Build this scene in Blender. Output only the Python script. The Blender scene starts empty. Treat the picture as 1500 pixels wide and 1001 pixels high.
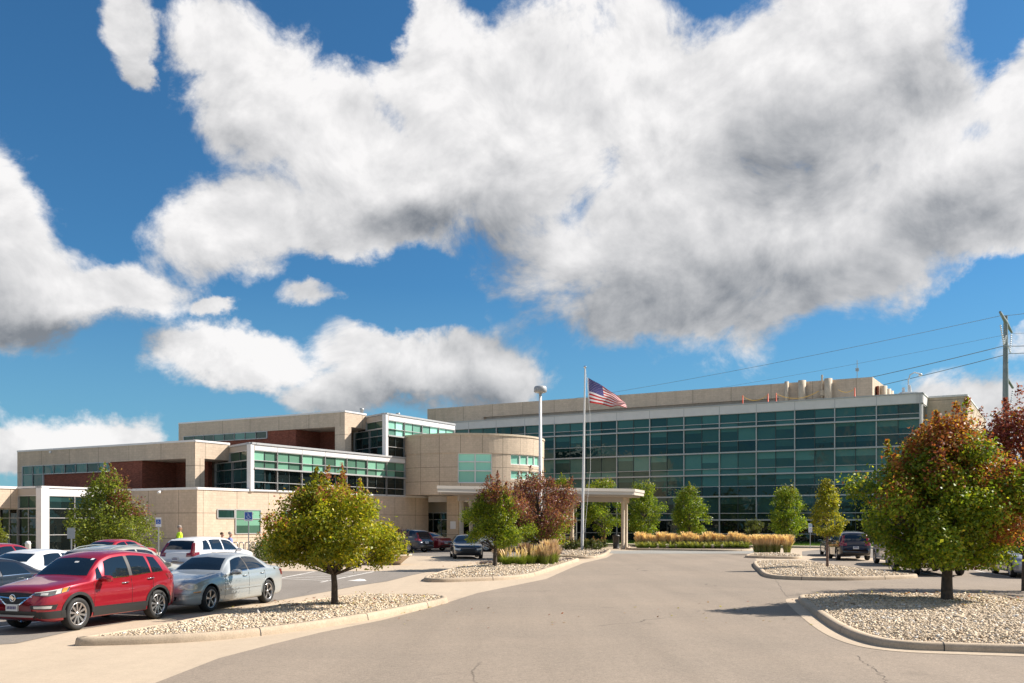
import bpy, bmesh, math, random
import numpy as np
from mathutils import Vector, Matrix
from mathutils.bvhtree import BVHTree
from mathutils.geometry import tessellate_polygon
PI = math.pi
SC = bpy.context.scene
COL = SC.collection
F = 1400.0; HZ = 765.0; EYE = 2.2          # focal length in photo pixels, horizon row, eye height

def G(px, py, z=0.0):                       # a spot on level z, seen at a pixel of the photo
    Y = F * (EYE - z) / (py - HZ)
    return ((px - 750) * Y / F, Y)
def XY(px, Y): return ((px - 750) * Y / F, Y)
def ZZ(py, Y): return EYE + (HZ - py) * Y / F

U = Vector((.5, .866025, 0)); V = Vector((-.866025, .5, 0))   # the two directions of the building
random.seed(4)

# ------------------------------------------------------------------ objects
def tag(o, label=None, cat=None, group=None, kind=None):
    if label: o['label'] = label
    if cat: o['category'] = cat
    if group: o['group'] = group
    if kind: o['kind'] = kind
    return o
def empty(name, loc=(0, 0, 0), rz=0.0, label=None, cat=None, group=None):
    o = bpy.data.objects.new(name, None); COL.objects.link(o)
    o.location = loc; o.rotation_euler = (0, 0, rz); o.empty_display_size = .2
    return tag(o, label, cat, group)
def link(me, name, parent=None):
    o = bpy.data.objects.new(name, me); COL.objects.link(o)
    if parent is not None: o.parent = parent
    return o
def dup(root, loc, rz=0.0, label=None, scale=None):
    r = root.copy(); COL.objects.link(r); r.location = loc; r.rotation_euler = (0, 0, rz)
    if scale: r.scale = scale
    if label: r['label'] = label
    for ch in list(root.children):
        c = ch.copy(); COL.objects.link(c); c.parent = r
        for g in list(ch.children):
            d = g.copy(); COL.objects.link(d); d.parent = c
    return r

class MB:
    def __init__(s): s.v = []; s.f = []; s.m = []; s.sm = []; s.uvmode = 'auto'
    def poly(s, pts, mat=0, smooth=False):
        b = len(s.v); s.v += [tuple(p) for p in pts]; s.f.append(tuple(range(b, b + len(pts)))); s.m.append(mat); s.sm.append(smooth)
    def grid(s, rows, mat=0, smooth=True, closed=False):
        b = len(s.v); n = len(rows[0])
        for r in rows: s.v += [tuple(p) for p in r]
        for i in range(len(rows) - 1):
            for j in range(n if closed else n - 1):
                k = (j + 1) % n
                s.f.append((b + i * n + j, b + i * n + k, b + (i + 1) * n + k, b + (i + 1) * n + j)); s.m.append(mat); s.sm.append(smooth)
    def prism(s, pts, z0, z1, mat=0, top=None):      # pts: xy polygon counter-clockwise
        a = sum(pts[i][0] * pts[(i + 1) % len(pts)][1] - pts[(i + 1) % len(pts)][0] * pts[i][1] for i in range(len(pts)))
        if a < 0: pts = pts[::-1]
        n = len(pts)
        for i in range(n):
            p, q = pts[i], pts[(i + 1) % n]
            s.poly([(p[0], p[1], z0), (q[0], q[1], z0), (q[0], q[1], z1), (p[0], p[1], z1)], mat)
        tm = mat if top is None else top
        s.poly([(p[0], p[1], z1) for p in pts], tm)
        s.poly([(p[0], p[1], z0) for p in pts[::-1]], mat)
    def wall(s, a, b, z0, z1, th, mat=0, out=0.0):   # slab from a to b; its right side (seen from a to b) is the front, th behind
        a = Vector((a[0], a[1])); b = Vector((b[0], b[1])); d = (b - a).normalized(); n = Vector((d.y, -d.x))
        p = [a + n * out, b + n * out, b - n * th, a - n * th]
        s.prism([tuple(q) for q in p], z0, z1, mat)
    def box(s, c, d, mat=0, rz=0.0, M=None):
        hx, hy, hz = d[0] / 2, d[1] / 2, d[2] / 2
        P = [Vector((x, y, z)) for x in (-hx, hx) for y in (-hy, hy) for z in (-hz, hz)]
        R = M if M is not None else Matrix.Rotation(rz, 3, 'Z')
        P = [R @ p + Vector(c) for p in P]
        for f in ((0, 1, 3, 2), (4, 6, 7, 5), (0, 4, 5, 1), (2, 3, 7, 6), (0, 2, 6, 4), (1, 5, 7, 3)):
            s.poly([P[i] for i in f], mat)
    def tube(s, pts, rad, n=8, mat=0, cap=True):
        pts = [Vector(p) for p in pts]
        if not isinstance(rad, (list, tuple)): rad = [rad] * len(pts)
        rows = []; prev = None
        for i, p in enumerate(pts):
            t = (pts[min(i + 1, len(pts) - 1)] - pts[max(i - 1, 0)]).normalized()
            if prev is None:
                x = t.orthogonal().normalized()
            else:
                x = (prev - t * prev.dot(t)).normalized()
            prev = x; y = t.cross(x)
            rows.append([p + (x * math.cos(2 * PI * k / n) + y * math.sin(2 * PI * k / n)) * rad[i] for k in range(n)])
        s.grid(rows, mat, True, True)
        if cap: s.poly(rows[0][::-1], mat); s.poly(rows[-1], mat)
    def lathe(s, prof, n=24, mat=0, c=(0, 0, 0), axis='z', smooth=True, arc=None):
        rows = []
        for r, h in prof:
            row = []
            for k in range(n):
                a = 2 * PI * k / n
                if axis == 'z': p = (c[0] + r * math.cos(a), c[1] + r * math.sin(a), c[2] + h)
                else: p = (c[0] + r * math.cos(a), c[1] + h, c[2] + r * math.sin(a))
                row.append(p)
            rows.append(row)
        s.grid(rows, mat, smooth, True)
    def ball(s, c, r, mat=0, n=10, m=6):
        r = r if isinstance(r, (tuple, list)) else (r, r, r)
        rows = []
        for i in range(m + 1):
            th = PI * i / m
            rows.append([(c[0] + r[0] * math.sin(th) * math.cos(2 * PI * k / n), c[1] + r[1] * math.sin(th) * math.sin(2 * PI * k / n), c[2] + r[2] * math.cos(th)) for k in range(n)])
        s.grid(rows, mat, True, True)
    def build(s, name, mats, parent=None, uv=True, cyl=None):
        me = bpy.data.meshes.new(name)
        me.from_pydata(s.v, [], s.f)
        if not isinstance(mats, (list, tuple)): mats = [mats]
        for m in mats: me.materials.append(m)
        me.polygons.foreach_set('material_index', s.m); me.polygons.foreach_set('use_smooth', s.sm)
        if uv:
            L = me.uv_layers.new(name='UVMap'); data = np.zeros(len(me.loops) * 2, dtype=np.float32)
            for p in me.polygons:
                n = p.normal
                if cyl:
                    for li in p.loop_indices:
                        co = me.vertices[me.loops[li].vertex_index].co
                        pc = p.center; ac = math.atan2(pc.y - cyl[1], pc.x - cyl[0])
                        a = math.atan2(co.y - cyl[1], co.x - cyl[0])
                        while a - ac > PI: a -= 2 * PI
                        while a - ac < -PI: a += 2 * PI
                        data[2 * li] = a * cyl[2]; data[2 * li + 1] = co.z
                    continue
                if abs(n.z) > .8:
                    for li in p.loop_indices:
                        co = me.vertices[me.loops[li].vertex_index].co; data[2 * li] = co.x; data[2 * li + 1] = co.y
                else:
                    t = Vector((-n.y, n.x, 0))
                    if t.length < 1e-6: t = Vector((1, 0, 0))
                    t.normalize()
                    if t.x < -1e-3 or (abs(t.x) <= 1e-3 and t.y < 0): t = -t
                    for li in p.loop_indices:
                        co = me.vertices[me.loops[li].vertex_index].co; data[2 * li] = co.x * t.x + co.y * t.y; data[2 * li + 1] = co.z
            L.data.foreach_set('uv', data)
        me.validate(); me.update()
        return link(me, name, parent)

# ------------------------------------------------------------------ materials
def NT(m): m.use_nodes = True; return m.node_tree
def mat(name, col, rough=.7, metal=0.0, spec=.5, coat=0.0, bump=None, noise=None, trans=0, emit=None):
    m = bpy.data.materials.new(name); nt = NT(m); b = nt.nodes['Principled BSDF']
    b.inputs['Base Color'].default_value = (*col, 1); b.inputs['Roughness'].default_value = rough
    b.inputs['Metallic'].default_value = metal; b.inputs['Specular IOR Level'].default_value = spec
    b.inputs['Coat Weight'].default_value = coat; b.inputs['Coat Roughness'].default_value = .04
    if noise:                                      # (scale, amount)
        tc = nt.nodes.new('ShaderNodeTexCoord'); n = nt.nodes.new('ShaderNodeTexNoise'); n.inputs['Scale'].default_value = noise[0]; n.inputs['Detail'].default_value = 6
        nt.links.new(tc.outputs['Object'], n.inputs['Vector'])
        mx = nt.nodes.new('ShaderNodeMix'); mx.data_type = 'RGBA'
        lo = tuple(c * (1 - noise[1]) for c in col); hi = tuple(min(1, c * (1 + noise[1])) for c in col)
        mx.inputs['A'].default_value = (*lo, 1); mx.inputs['B'].default_value = (*hi, 1)
        cr = nt.nodes.new('ShaderNodeMapRange'); cr.inputs['From Min'].default_value = .3; cr.inputs['From Max'].default_value = .7
        nt.links.new(n.outputs['Fac'], cr.inputs['Value']); nt.links.new(cr.outputs['Result'], mx.inputs['Factor'])
        nt.links.new(mx.outputs['Result'], b.inputs['Base Color'])
    if bump:
        tc = nt.nodes.new('ShaderNodeTexCoord'); n = nt.nodes.new('ShaderNodeTexNoise'); n.inputs['Scale'].default_value = bump[0]; n.inputs['Detail'].default_value = 4
        nt.links.new(tc.outputs['Object'], n.inputs['Vector'])
        bp = nt.nodes.new('ShaderNodeBump'); bp.inputs['Strength'].default_value = bump[1]; bp.inputs['Distance'].default_value = bump[2] if len(bump) > 2 else .02
        nt.links.new(n.outputs['Fac'], bp.inputs['Height']); nt.links.new(bp.outputs['Normal'], b.inputs['Normal'])
    return m
def N(nt, t, **k):
    n = nt.nodes.new(t)
    for a, v in k.items(): setattr(n, a, v)
    return n
def mth(nt, op, a, b=None, c=None, clamp=False):
    n = nt.nodes.new('ShaderNodeMath'); n.operation = op; n.use_clamp = clamp
    for i, x in enumerate((a, b, c)):
        if x is None: continue
        if isinstance(x, (int, float)): n.inputs[i].default_value = x
        else: nt.links.new(x, n.inputs[i])
    return n.outputs[0]
def mixc(nt, f, a, b, mode='MIX'):
    n = nt.nodes.new('ShaderNodeMix'); n.data_type = 'RGBA'; n.blend_type = mode
    for key, x in (('Factor', f), ('A', a), ('B', b)):
        i = n.inputs[{'Factor': 0, 'A': 6, 'B': 7}[key]]
        if isinstance(x, (int, float)): i.default_value = x
        elif isinstance(x, tuple): i.default_value = (*x, 1)
        else: nt.links.new(x, i)
    return n.outputs[2]
def mapr(nt, v, a, b, c=0.0, d=1.0, smooth=False):
    n = nt.nodes.new('ShaderNodeMapRange'); n.inputs[1].default_value = a; n.inputs[2].default_value = b; n.inputs[3].default_value = c; n.inputs[4].default_value = d
    if smooth: n.interpolation_type = 'SMOOTHSTEP'
    nt.links.new(v, n.inputs[0]); return n.outputs[0]
def noise(nt, vec, scale, detail=4, rough=.55, dist=0.0):
    n = nt.nodes.new('ShaderNodeTexNoise'); n.inputs['Scale'].default_value = scale; n.inputs['Detail'].default_value = detail
    n.inputs['Roughness'].default_value = rough; n.inputs['Distortion'].default_value = dist
    nt.links.new(vec, n.inputs['Vector']); return n.outputs[0]

def masonry(name, col, bw, bh, mortar_col, msize, panel=None, var=.12, rough=.9):
    m = bpy.data.materials.new(name); nt = NT(m); b = nt.nodes['Principled BSDF']; b.inputs['Roughness'].default_value = rough
    b.inputs['Specular IOR Level'].default_value = .2
    uv = N(nt, 'ShaderNodeUVMap').outputs[0]
    br = N(nt, 'ShaderNodeTexBrick'); nt.links.new(uv, br.inputs['Vector'])
    br.inputs['Scale'].default_value = 1; br.inputs['Brick Width'].default_value = bw; br.inputs['Row Height'].default_value = bh
    br.inputs['Mortar Size'].default_value = msize; br.inputs['Mortar Smooth'].default_value = .3
    br.inputs['Color1'].default_value = (*[c * (1 - var) for c in col], 1); br.inputs['Color2'].default_value = (*[min(1, c * (1 + var)) for c in col], 1)
    br.inputs['Mortar'].default_value = (*mortar_col, 1)
    n1 = noise(nt, uv, .35, 4); n2 = noise(nt, uv, 6, 3)
    # rain streaks: noise stretched down the wall
    mp = N(nt, 'ShaderNodeMapping'); mp.inputs['Scale'].default_value = (1.6, .16, 1); nt.links.new(uv, mp.inputs['Vector'])
    n3 = noise(nt, mp.outputs[0], 1.0, 5, .6)
    k = mth(nt, 'MULTIPLY', mapr(nt, n1, .3, .7, .94, 1.05), mapr(nt, n2, .3, .7, .93, 1.07))
    k = mth(nt, 'MULTIPLY', k, mapr(nt, n3, .3, .7, .90, 1.06))
    out = mixc(nt, 1.0, br.outputs['Color'], N(nt, 'ShaderNodeCombineColor').outputs[0], 'MULTIPLY')
    cc = nt.nodes[-1]; comb = [n for n in nt.nodes if n.bl_idname == 'ShaderNodeCombineColor'][-1]
    for i in range(3): nt.links.new(k, comb.inputs[i])
    if panel:
        b2 = N(nt, 'ShaderNodeTexBrick'); b2.offset = 0.0; nt.links.new(uv, b2.inputs['Vector'])
        mp2 = N(nt, 'ShaderNodeMapping'); mp2.inputs['Location'].default_value = (panel[2], panel[3], 0); nt.links.new(uv, mp2.inputs['Vector']); nt.links.new(mp2.outputs[0], b2.inputs['Vector'])
        b2.inputs['Scale'].default_value = 1; b2.inputs['Brick Width'].default_value = panel[0]; b2.inputs['Row Height'].default_value = panel[1]
        b2.inputs['Mortar Size'].default_value = .022; b2.inputs['Mortar Smooth'].default_value = .1
        out = mixc(nt, b2.outputs['Fac'], out, tuple(c * .38 for c in col))
    nt.links.new(out, b.inputs['Base Color'])
    bp = N(nt, 'ShaderNodeBump'); bp.inputs['Strength'].default_value = .5; bp.inputs['Distance'].default_value = .01
    nt.links.new(mth(nt, 'SUBTRACT', n2, mth(nt, 'MULTIPLY', br.outputs['Fac'], 1.0)), bp.inputs['Height']); nt.links.new(bp.outputs[0], b.inputs['Normal'])
    return m

def paving(name, col, speck=.25, big=.1, crack=0.0, tint=(1, 1, 1), joints=None, rough=.92, ripple=0):
    m = bpy.data.materials.new(name); nt = NT(m); b = nt.nodes['Principled BSDF']; b.inputs['Roughness'].default_value = rough
    b.inputs['Specular IOR Level'].default_value = .25
    P = N(nt, 'ShaderNodeNewGeometry').outputs['Position']
    n1 = noise(nt, P, .22, 5, .6, .4); n2 = noise(nt, P, 45, 2, .7); n3 = noise(nt, P, 3.0, 5, .65)
    mp = N(nt, 'ShaderNodeMapping'); mp.inputs['Rotation'].default_value = (0, 0, math.radians(-24)); mp.inputs['Scale'].default_value = (1.0, .05, 1); nt.links.new(P, mp.inputs['Vector'])
    n4 = noise(nt, mp.outputs[0], .9, 5, .6); n5 = noise(nt, P, 13, 3, .6)
    k = mth(nt, 'MULTIPLY', mapr(nt, n1, .3, .7, 1 - big, 1 + big), mapr(nt, n2, .3, .7, 1 - speck, 1 + speck))
    k = mth(nt, 'MULTIPLY', k, mapr(nt, n3, .3, .7, 1 - big * .5, 1 + big * .5))
    k = mth(nt, 'MULTIPLY', k, mapr(nt, n4, .3, .7, 1 - big * .8, 1 + big * .8))
    k = mth(nt, 'MULTIPLY', k, mapr(nt, n5, .3, .7, 1 - speck * .5, 1 + speck * .5))
    # small dark drips and pale scuffs
    vo = N(nt, 'ShaderNodeTexVoronoi'); vo.inputs['Scale'].default_value = .45; nt.links.new(P, vo.inputs['Vector'])
    spot = mapr(nt, mth(nt, 'ADD', vo.outputs['Distance'], mth(nt, 'MULTIPLY', n3, .25)), .14, .24, .86, 1.0)
    k = mth(nt, 'MULTIPLY', k, spot)
    if crack:
        ve = N(nt, 'ShaderNodeTexVoronoi'); ve.feature = 'DISTANCE_TO_EDGE'; ve.inputs['Scale'].default_value = .16
        av = N(nt, 'ShaderNodeVectorMath'); av.operation = 'ADD'; nt.links.new(P, av.inputs[0])
        nn = N(nt, 'ShaderNodeTexNoise'); nn.inputs['Scale'].default_value = .8; nn.inputs['Detail'].default_value = 6; nt.links.new(P, nn.inputs['Vector']); nt.links.new(nn.outputs['Color'], av.inputs[1])
        nt.links.new(av.outputs[0], ve.inputs['Vector'])
        gate = mapr(nt, noise(nt, P, .13, 2), .5, .6, 0, 1)
        cr = mth(nt, 'MULTIPLY', mapr(nt, ve.outputs['Distance'], .0, .0045, crack, 0.0), gate)
        k = mth(nt, 'MULTIPLY', k, mth(nt, 'SUBTRACT', 1.0, cr))
    comb = N(nt, 'ShaderNodeCombineColor')
    for i in range(3): nt.links.new(k, comb.inputs[i])
    base = mixc(nt, mapr(nt, n1, .35, .65, 0, 1), tuple(col), tuple(c * t for c, t in zip(col, tint)))
    out = mixc(nt, 1.0, base, comb.outputs[0], 'MULTIPLY')
    if joints:
        b2 = N(nt, 'ShaderNodeTexBrick'); b2.offset = 0.0; mp2 = N(nt, 'ShaderNodeMapping'); mp2.inputs['Rotation'].default_value = (0, 0, joints[2]); nt.links.new(P, mp2.inputs['Vector']); nt.links.new(mp2.outputs[0], b2.inputs['Vector'])
        b2.inputs['Scale'].default_value = 1; b2.inputs['Brick Width'].default_value = joints[0]; b2.inputs['Row Height'].default_value = joints[1]; b2.inputs['Mortar Size'].default_value = .012
        out = mixc(nt, mth(nt, 'MULTIPLY', b2.outputs['Fac'], .55), out, tuple(c * .4 for c in col))
    nt.links.new(out, b.inputs['Base Color'])
    bp = N(nt, 'ShaderNodeBump'); bp.inputs['Strength'].default_value = .35; bp.inputs['Distance'].default_value = .012
    nt.links.new(n2, bp.inputs['Height']); nt.links.new(bp.outputs[0], b.inputs['Normal'])
    return m

def attrmat(name, rough=.6, transl=0.0, spec=.3):
    m = bpy.data.materials.new(name); nt = NT(m); b = nt.nodes['Principled BSDF']; b.inputs['Roughness'].default_value = rough; b.inputs['Specular IOR Level'].default_value = spec
    a = N(nt, 'ShaderNodeAttribute'); a.attribute_name = 'col'; nt.links.new(a.outputs['Color'], b.inputs['Base Color'])
    if transl:
        t = N(nt, 'ShaderNodeBsdfTranslucent'); nt.links.new(mixc(nt, 1.0, a.outputs['Color'], (1.0, 1.0, .5), 'MULTIPLY'), t.inputs['Color'])
        mx = N(nt, 'ShaderNodeMixShader'); mx.inputs[0].default_value = transl
        nt.links.new(b.outputs[0], mx.inputs[1]); nt.links.new(t.outputs[0], mx.inputs[2]); nt.links.new(mx.outputs[0], nt.nodes['Material Output'].inputs['Surface'])
    return m

def glass(name, col, rough=.02, ior=1.52, wavy=.03, coat=0.0):
    m = bpy.data.materials.new(name); nt = NT(m); b = nt.nodes['Principled BSDF']
    b.inputs['Roughness'].default_value = rough; b.inputs['IOR'].default_value = ior; b.inputs['Specular IOR Level'].default_value = .5
    b.inputs['Coat Weight'].default_value = coat; b.inputs['Specular Tint'].default_value = (.78, .97, .91, 1)
    P = N(nt, 'ShaderNodeNewGeometry')
    # blinds or ceiling showing behind some panes, one random tone for each pane
    a = N(nt, 'ShaderNodeAttribute'); a.attribute_name = 'tone'
    k = mapr(nt, a.outputs['Fac'], 0, 1, .35, 1.9)
    comb = N(nt, 'ShaderNodeCombineColor')
    for i in range(3): nt.links.new(k, comb.inputs[i])
    nt.links.new(mixc(nt, 1.0, tuple(col), comb.outputs[0], 'MULTIPLY'), b.inputs['Base Color'])
    n = noise(nt, P.outputs['Position'], .9, 2, .5)
    bp = N(nt, 'ShaderNodeBump'); bp.inputs['Strength'].default_value = 1.0; bp.inputs['Distance'].default_value = wavy
    nt.links.new(n, bp.inputs['Height']); nt.links.new(bp.outputs[0], b.inputs['Normal'])
    return m

M = {}
M['block'] = masonry('beige_block', (.57, .455, .345), .40, .20, (.48, .385, .29), .008, panel=(3.35, 1.9, .3, .92), var=.05)
M['block_fascia'] = masonry('beige_block_fascia', (.57, .455, .345), .40, .20, (.48, .385, .29), .008, panel=(3.9, 60, .9, 30), var=.05)
M['brick'] = masonry('red_brick', (.27, .085, .052), .22, .075, (.13, .06, .045), .010, var=.22)
M['white_metal'] = mat('white_metal', (.72, .69, .67), .45, noise=(2, .04))
M['grey_metal'] = mat('grey_metal', (.40, .40, .40), .45, noise=(2, .06))
M['alu'] = mat('aluminium', (.46, .45, .44), .4, metal=.25)
M['alu_dark'] = mat('dark_mullion', (.05, .065, .065), .5)
M['panel'] = masonry('light_panel', (.40, .36, .32), 3.6, 30, (.25, .22, .2), .012, var=.03, rough=.7)
M['soffit'] = mat('soffit', (.42, .36, .30), .8)
M['roof'] = mat('roof_membrane', (.45, .44, .42), .9)
M['g_teal'] = glass('glass_teal', (.032, .086, .076))
M['g_blue'] = glass('glass_blue', (.014, .040, .040))
M['g_dark'] = glass('glass_dark', (.006, .009, .009))
M['g_green'] = glass('glass_green_spandrel', (.115, .235, .165), ior=1.35)
M['g_bright'] = glass('glass_bright_green', (.21, .43, .335), ior=1.35)
M['g_light'] = glass('glass_light_teal', (.054, .130, .112))
M['concrete'] = paving('concrete', (.47, .375, .275), .10, .09, tint=(.93, .93, .92))
M['sidewalk'] = paving('sidewalk_concrete', (.48, .40, .31), .08, .07, joints=(1.5, 1.5, math.radians(30)), tint=(.96, .95, .95))
M['asphalt'] = paving('worn_asphalt', (.255, .208, .162), .22, .09, crack=.55, tint=(1.0, .985, .97))
M['asphalt_grey'] = paving('grey_asphalt', (.225, .195, .165), .20, .10, crack=.4, tint=(.96, .97, .98))
M['asphalt_far'] = paving('pale_drive', (.27, .26, .235), .12, .08, tint=(1, 1.0, 1))
M['curb'] = paving('curb_concrete', (.47, .37, .265), .14, .16, tint=(.9, .9, .9))
M['soil'] = mat('mulch', (.045, .022, .016), .95, bump=(30, 1, .05), noise=(20, .5))
M['crackfill'] = mat('crack', (.12, .095, .075), .9)
M['gravelbase'] = mat('gravel_base', (.40, .32, .23), .95, bump=(40, 1, .05), noise=(30, .45))
M['stone'] = attrmat('gravel_stone', .85, 0, .2)
M['leaf'] = attrmat('leaf', .45, .52, .4)
M['blade'] = attrmat('grass_blade', .6, .4, .2)
M['bark'] = mat('bark', (.085, .062, .045), .9, bump=(18, 1, .03), noise=(9, .35))
M['bark_light'] = mat('pale_bark', (.17, .11, .085), .9, bump=(18, 1, .03), noise=(9, .3))
M['lawn'] = paving('lawn_turf', (.075, .13, .022), .4, .2, tint=(1.2, 1.0, .9))
M['field'] = paving('far_ground', (.10, .13, .05), .3, .2, tint=(1.1, 1.0, .9))
M['paint'] = mat('road_paint', (.70, .66, .60), .8, noise=(3, .2))
M['rubber'] = mat('tyre_rubber', (.018, .017, .016), .75, bump=(60, .3, .01))
M['plastic'] = mat('black_plastic', (.022, .021, .02), .5)
M['black'] = mat('black', (.008, .008, .008), .6)
M['chrome'] = mat('chrome', (.75, .75, .76), .12, metal=1)
M['rim'] = mat('alloy_rim', (.48, .46, .45), .28, metal=.85)
M['carglass'] = mat('tinted_glass', (.008, .014, .022), .02, spec=.8)
M['lamp_clear'] = mat('lamp_clear', (.55, .54, .50), .08, spec=.8, coat=1)
M['lamp_warm'] = mat('lamp_warm', (.66, .60, .46), .08, spec=.8, coat=1)
M['lamp_inner'] = mat('lamp_inner', (.16, .15, .14), .15, metal=.4, coat=1)
M['lamp_amber'] = mat('lamp_amber', (.75, .28, .04), .15, coat=1)
M['lamp_red'] = mat('lamp_red', (.20, .008, .012), .1, coat=1)
M['plate'] = mat('plate', (.62, .62, .60), .5)
M['plate_ink'] = mat('plate_ink', (.10, .08, .2), .5)
M['skin'] = mat('skin', (.48, .25, .17), .55)
M['hair_grey'] = mat('hair_grey', (.30, .25, .21), .8)
M['hair_brown'] = mat('hair_brown', (.10, .055, .03), .8)
M['steel'] = mat('galvanised_steel', (.42, .42, .41), .4, metal=.6, noise=(3, .1))
M['polesteel'] = mat('utility_pole_steel', (.21, .24, .24), .6, noise=(1.5, .15))
M['white_paint'] = mat('white_paint', (.75, .73, .70), .4, noise=(2, .04))
M['sign_blue'] = mat('sign_blue', (.02, .10, .42), .5)
M['sign_white'] = mat('sign_white', (.75, .76, .78), .5)
M['flag_red'] = mat('flag_red', (.52, .05, .045), .8)
M['flag_white'] = mat('flag_white', (.78, .74, .74), .8)
M['flag_blue'] = mat('flag_blue', (.10, .09, .24), .8)
for k_ in ('flag_red', 'flag_white', 'flag_blue'):
    nt_ = M[k_].node_tree; c_ = nt_.nodes['Principled BSDF'].inputs['Base Color'].default_value[:]; t_ = nt_.nodes.new('ShaderNodeBsdfTranslucent'); t_.inputs['Color'].default_value = c_
    x_ = nt_.nodes.new('ShaderNodeMixShader'); x_.inputs[0].default_value = .5; nt_.links.new(nt_.nodes['Principled BSDF'].outputs[0], x_.inputs[1]); nt_.links.new(t_.outputs[0], x_.inputs[2]); nt_.links.new(x_.outputs[0], nt_.nodes['Material Output'].inputs['Surface'])
M['orange'] = mat('orange_plastic', (.80, .10, .03), .6)
M['yellow_chain'] = mat('yellow_plastic', (.70, .42, .06), .6)
M['bowl'] = mat('cream_concrete', (.56, .46, .34), .8, noise=(4, .08))
M['rock'] = mat('rock', (.33, .25, .18), .9, bump=(5, 1, .1), noise=(5, .3))
def paintm(name, col, metal=.25, rough=.32):
    m = mat(name, col, rough, metal, .5, 1.0); return m
# ------------------------------------------------------------------ world, sun, camera
SUN_EL = math.radians(40); SUN_AZ = math.radians(74)      # azimuth clockwise from +Y
sd = Vector((math.sin(SUN_AZ) * math.cos(SUN_EL), math.cos(SUN_AZ) * math.cos(SUN_EL), math.sin(SUN_EL)))
sl = bpy.data.lights.new('sun', 'SUN'); sl.energy = 5.0; sl.angle = math.radians(.53); sl.color = (1, .93, .84)
so = bpy.data.objects.new('sun', sl); COL.objects.link(so); so.rotation_euler = sd.to_track_quat('Z', 'Y').to_euler(); so.location = (30, 10, 40)

w = bpy.data.worlds.new('World'); SC.world = w; w.use_nodes = True; nt = w.node_tree; nt.nodes.clear()
out = N(nt, 'ShaderNodeOutputWorld'); bg = N(nt, 'ShaderNodeBackground'); nt.links.new(bg.outputs[0], out.inputs[0])
sky = N(nt, 'ShaderNodeTexSky'); sky.sky_type = 'NISHITA'; sky.sun_disc = False; sky.sun_elevation = SUN_EL; sky.sun_rotation = SUN_AZ
sky.air_density = 1.0; sky.dust_density = .4; sky.ozone_density = 2.2
tc = N(nt, 'ShaderNodeTexCoord'); gen = tc.outputs['Generated']
sep = N(nt, 'ShaderNodeSeparateXYZ'); nt.links.new(gen, sep.inputs[0])
az = mth(nt, 'ARCTAN2', sep.outputs[0], sep.outputs[1]); el = mth(nt, 'ARCSINE', sep.outputs[2])
azel = N(nt, 'ShaderNodeCombineXYZ'); nt.links.new(az, azel.inputs[0]); nt.links.new(mth(nt, 'MULTIPLY', el, 1.15), azel.inputs[1])
def pxae(px, py):
    dx = (px - 750) / F; dz = (HZ - py) / F
    return math.atan2(dx, 1), math.atan2(dz, math.sqrt(1 + dx * dx))
# warped coordinates make the blobs' outlines billow
nw = N(nt, 'ShaderNodeTexNoise'); nw.inputs['Scale'].default_value = 7; nw.inputs['Detail'].default_value = 7; nw.inputs['Roughness'].default_value = .6; nt.links.new(azel.outputs[0], nw.inputs['Vector'])
wv = N(nt, 'ShaderNodeVectorMath'); wv.operation = 'MULTIPLY_ADD'; nt.links.new(nw.outputs['Color'], wv.inputs[0]); wv.inputs[1].default_value = (.10, .10, 0)
base = N(nt, 'ShaderNodeCombineXYZ'); nt.links.new(az, base.inputs[0]); nt.links.new(el, base.inputs[1])
off = N(nt, 'ShaderNodeVectorMath'); off.operation = 'ADD'; nt.links.new(base.outputs[0], off.inputs[0]); off.inputs[1].default_value = (-.05, -.05, 0)
nt.links.new(off.outputs[0], wv.inputs[2])
warp = wv.outputs[0]
def blob(px, py, rx, ry, rot=0, src=None, pw=1.0):
    a, e = pxae(px, py)
    mp = N(nt, 'ShaderNodeMapping'); mp.vector_type = 'TEXTURE'
    mp.inputs['Location'].default_value = (a, e, 0); mp.inputs['Rotation'].default_value = (0, 0, math.radians(rot)); 
    ca = math.cos(a) ** 1.2
    mp.inputs['Scale'].default_value = (rx / F * ca * .95, ry / F * ca * .93, 1)
    nt.links.new(src or warp, mp.inputs['Vector'])
    ln = N(nt, 'ShaderNodeVectorMath'); ln.operation = 'LENGTH'; nt.links.new(mp.outputs[0], ln.inputs[0])
    return mth(nt, 'SUBTRACT', 1.0, ln.outputs['Value'])        # 1 at the middle, 0 on the rim, below outside
def mx(lst):
    o = lst[0]
    for x in lst[1:]:
        n = N(nt, 'ShaderNodeMath'); n.operation = 'SMOOTH_MAX'; n.inputs[2].default_value = .15; nt.links.new(o, n.inputs[0]); nt.links.new(x, n.inputs[1]); o = n.outputs[0]
    return o
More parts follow.
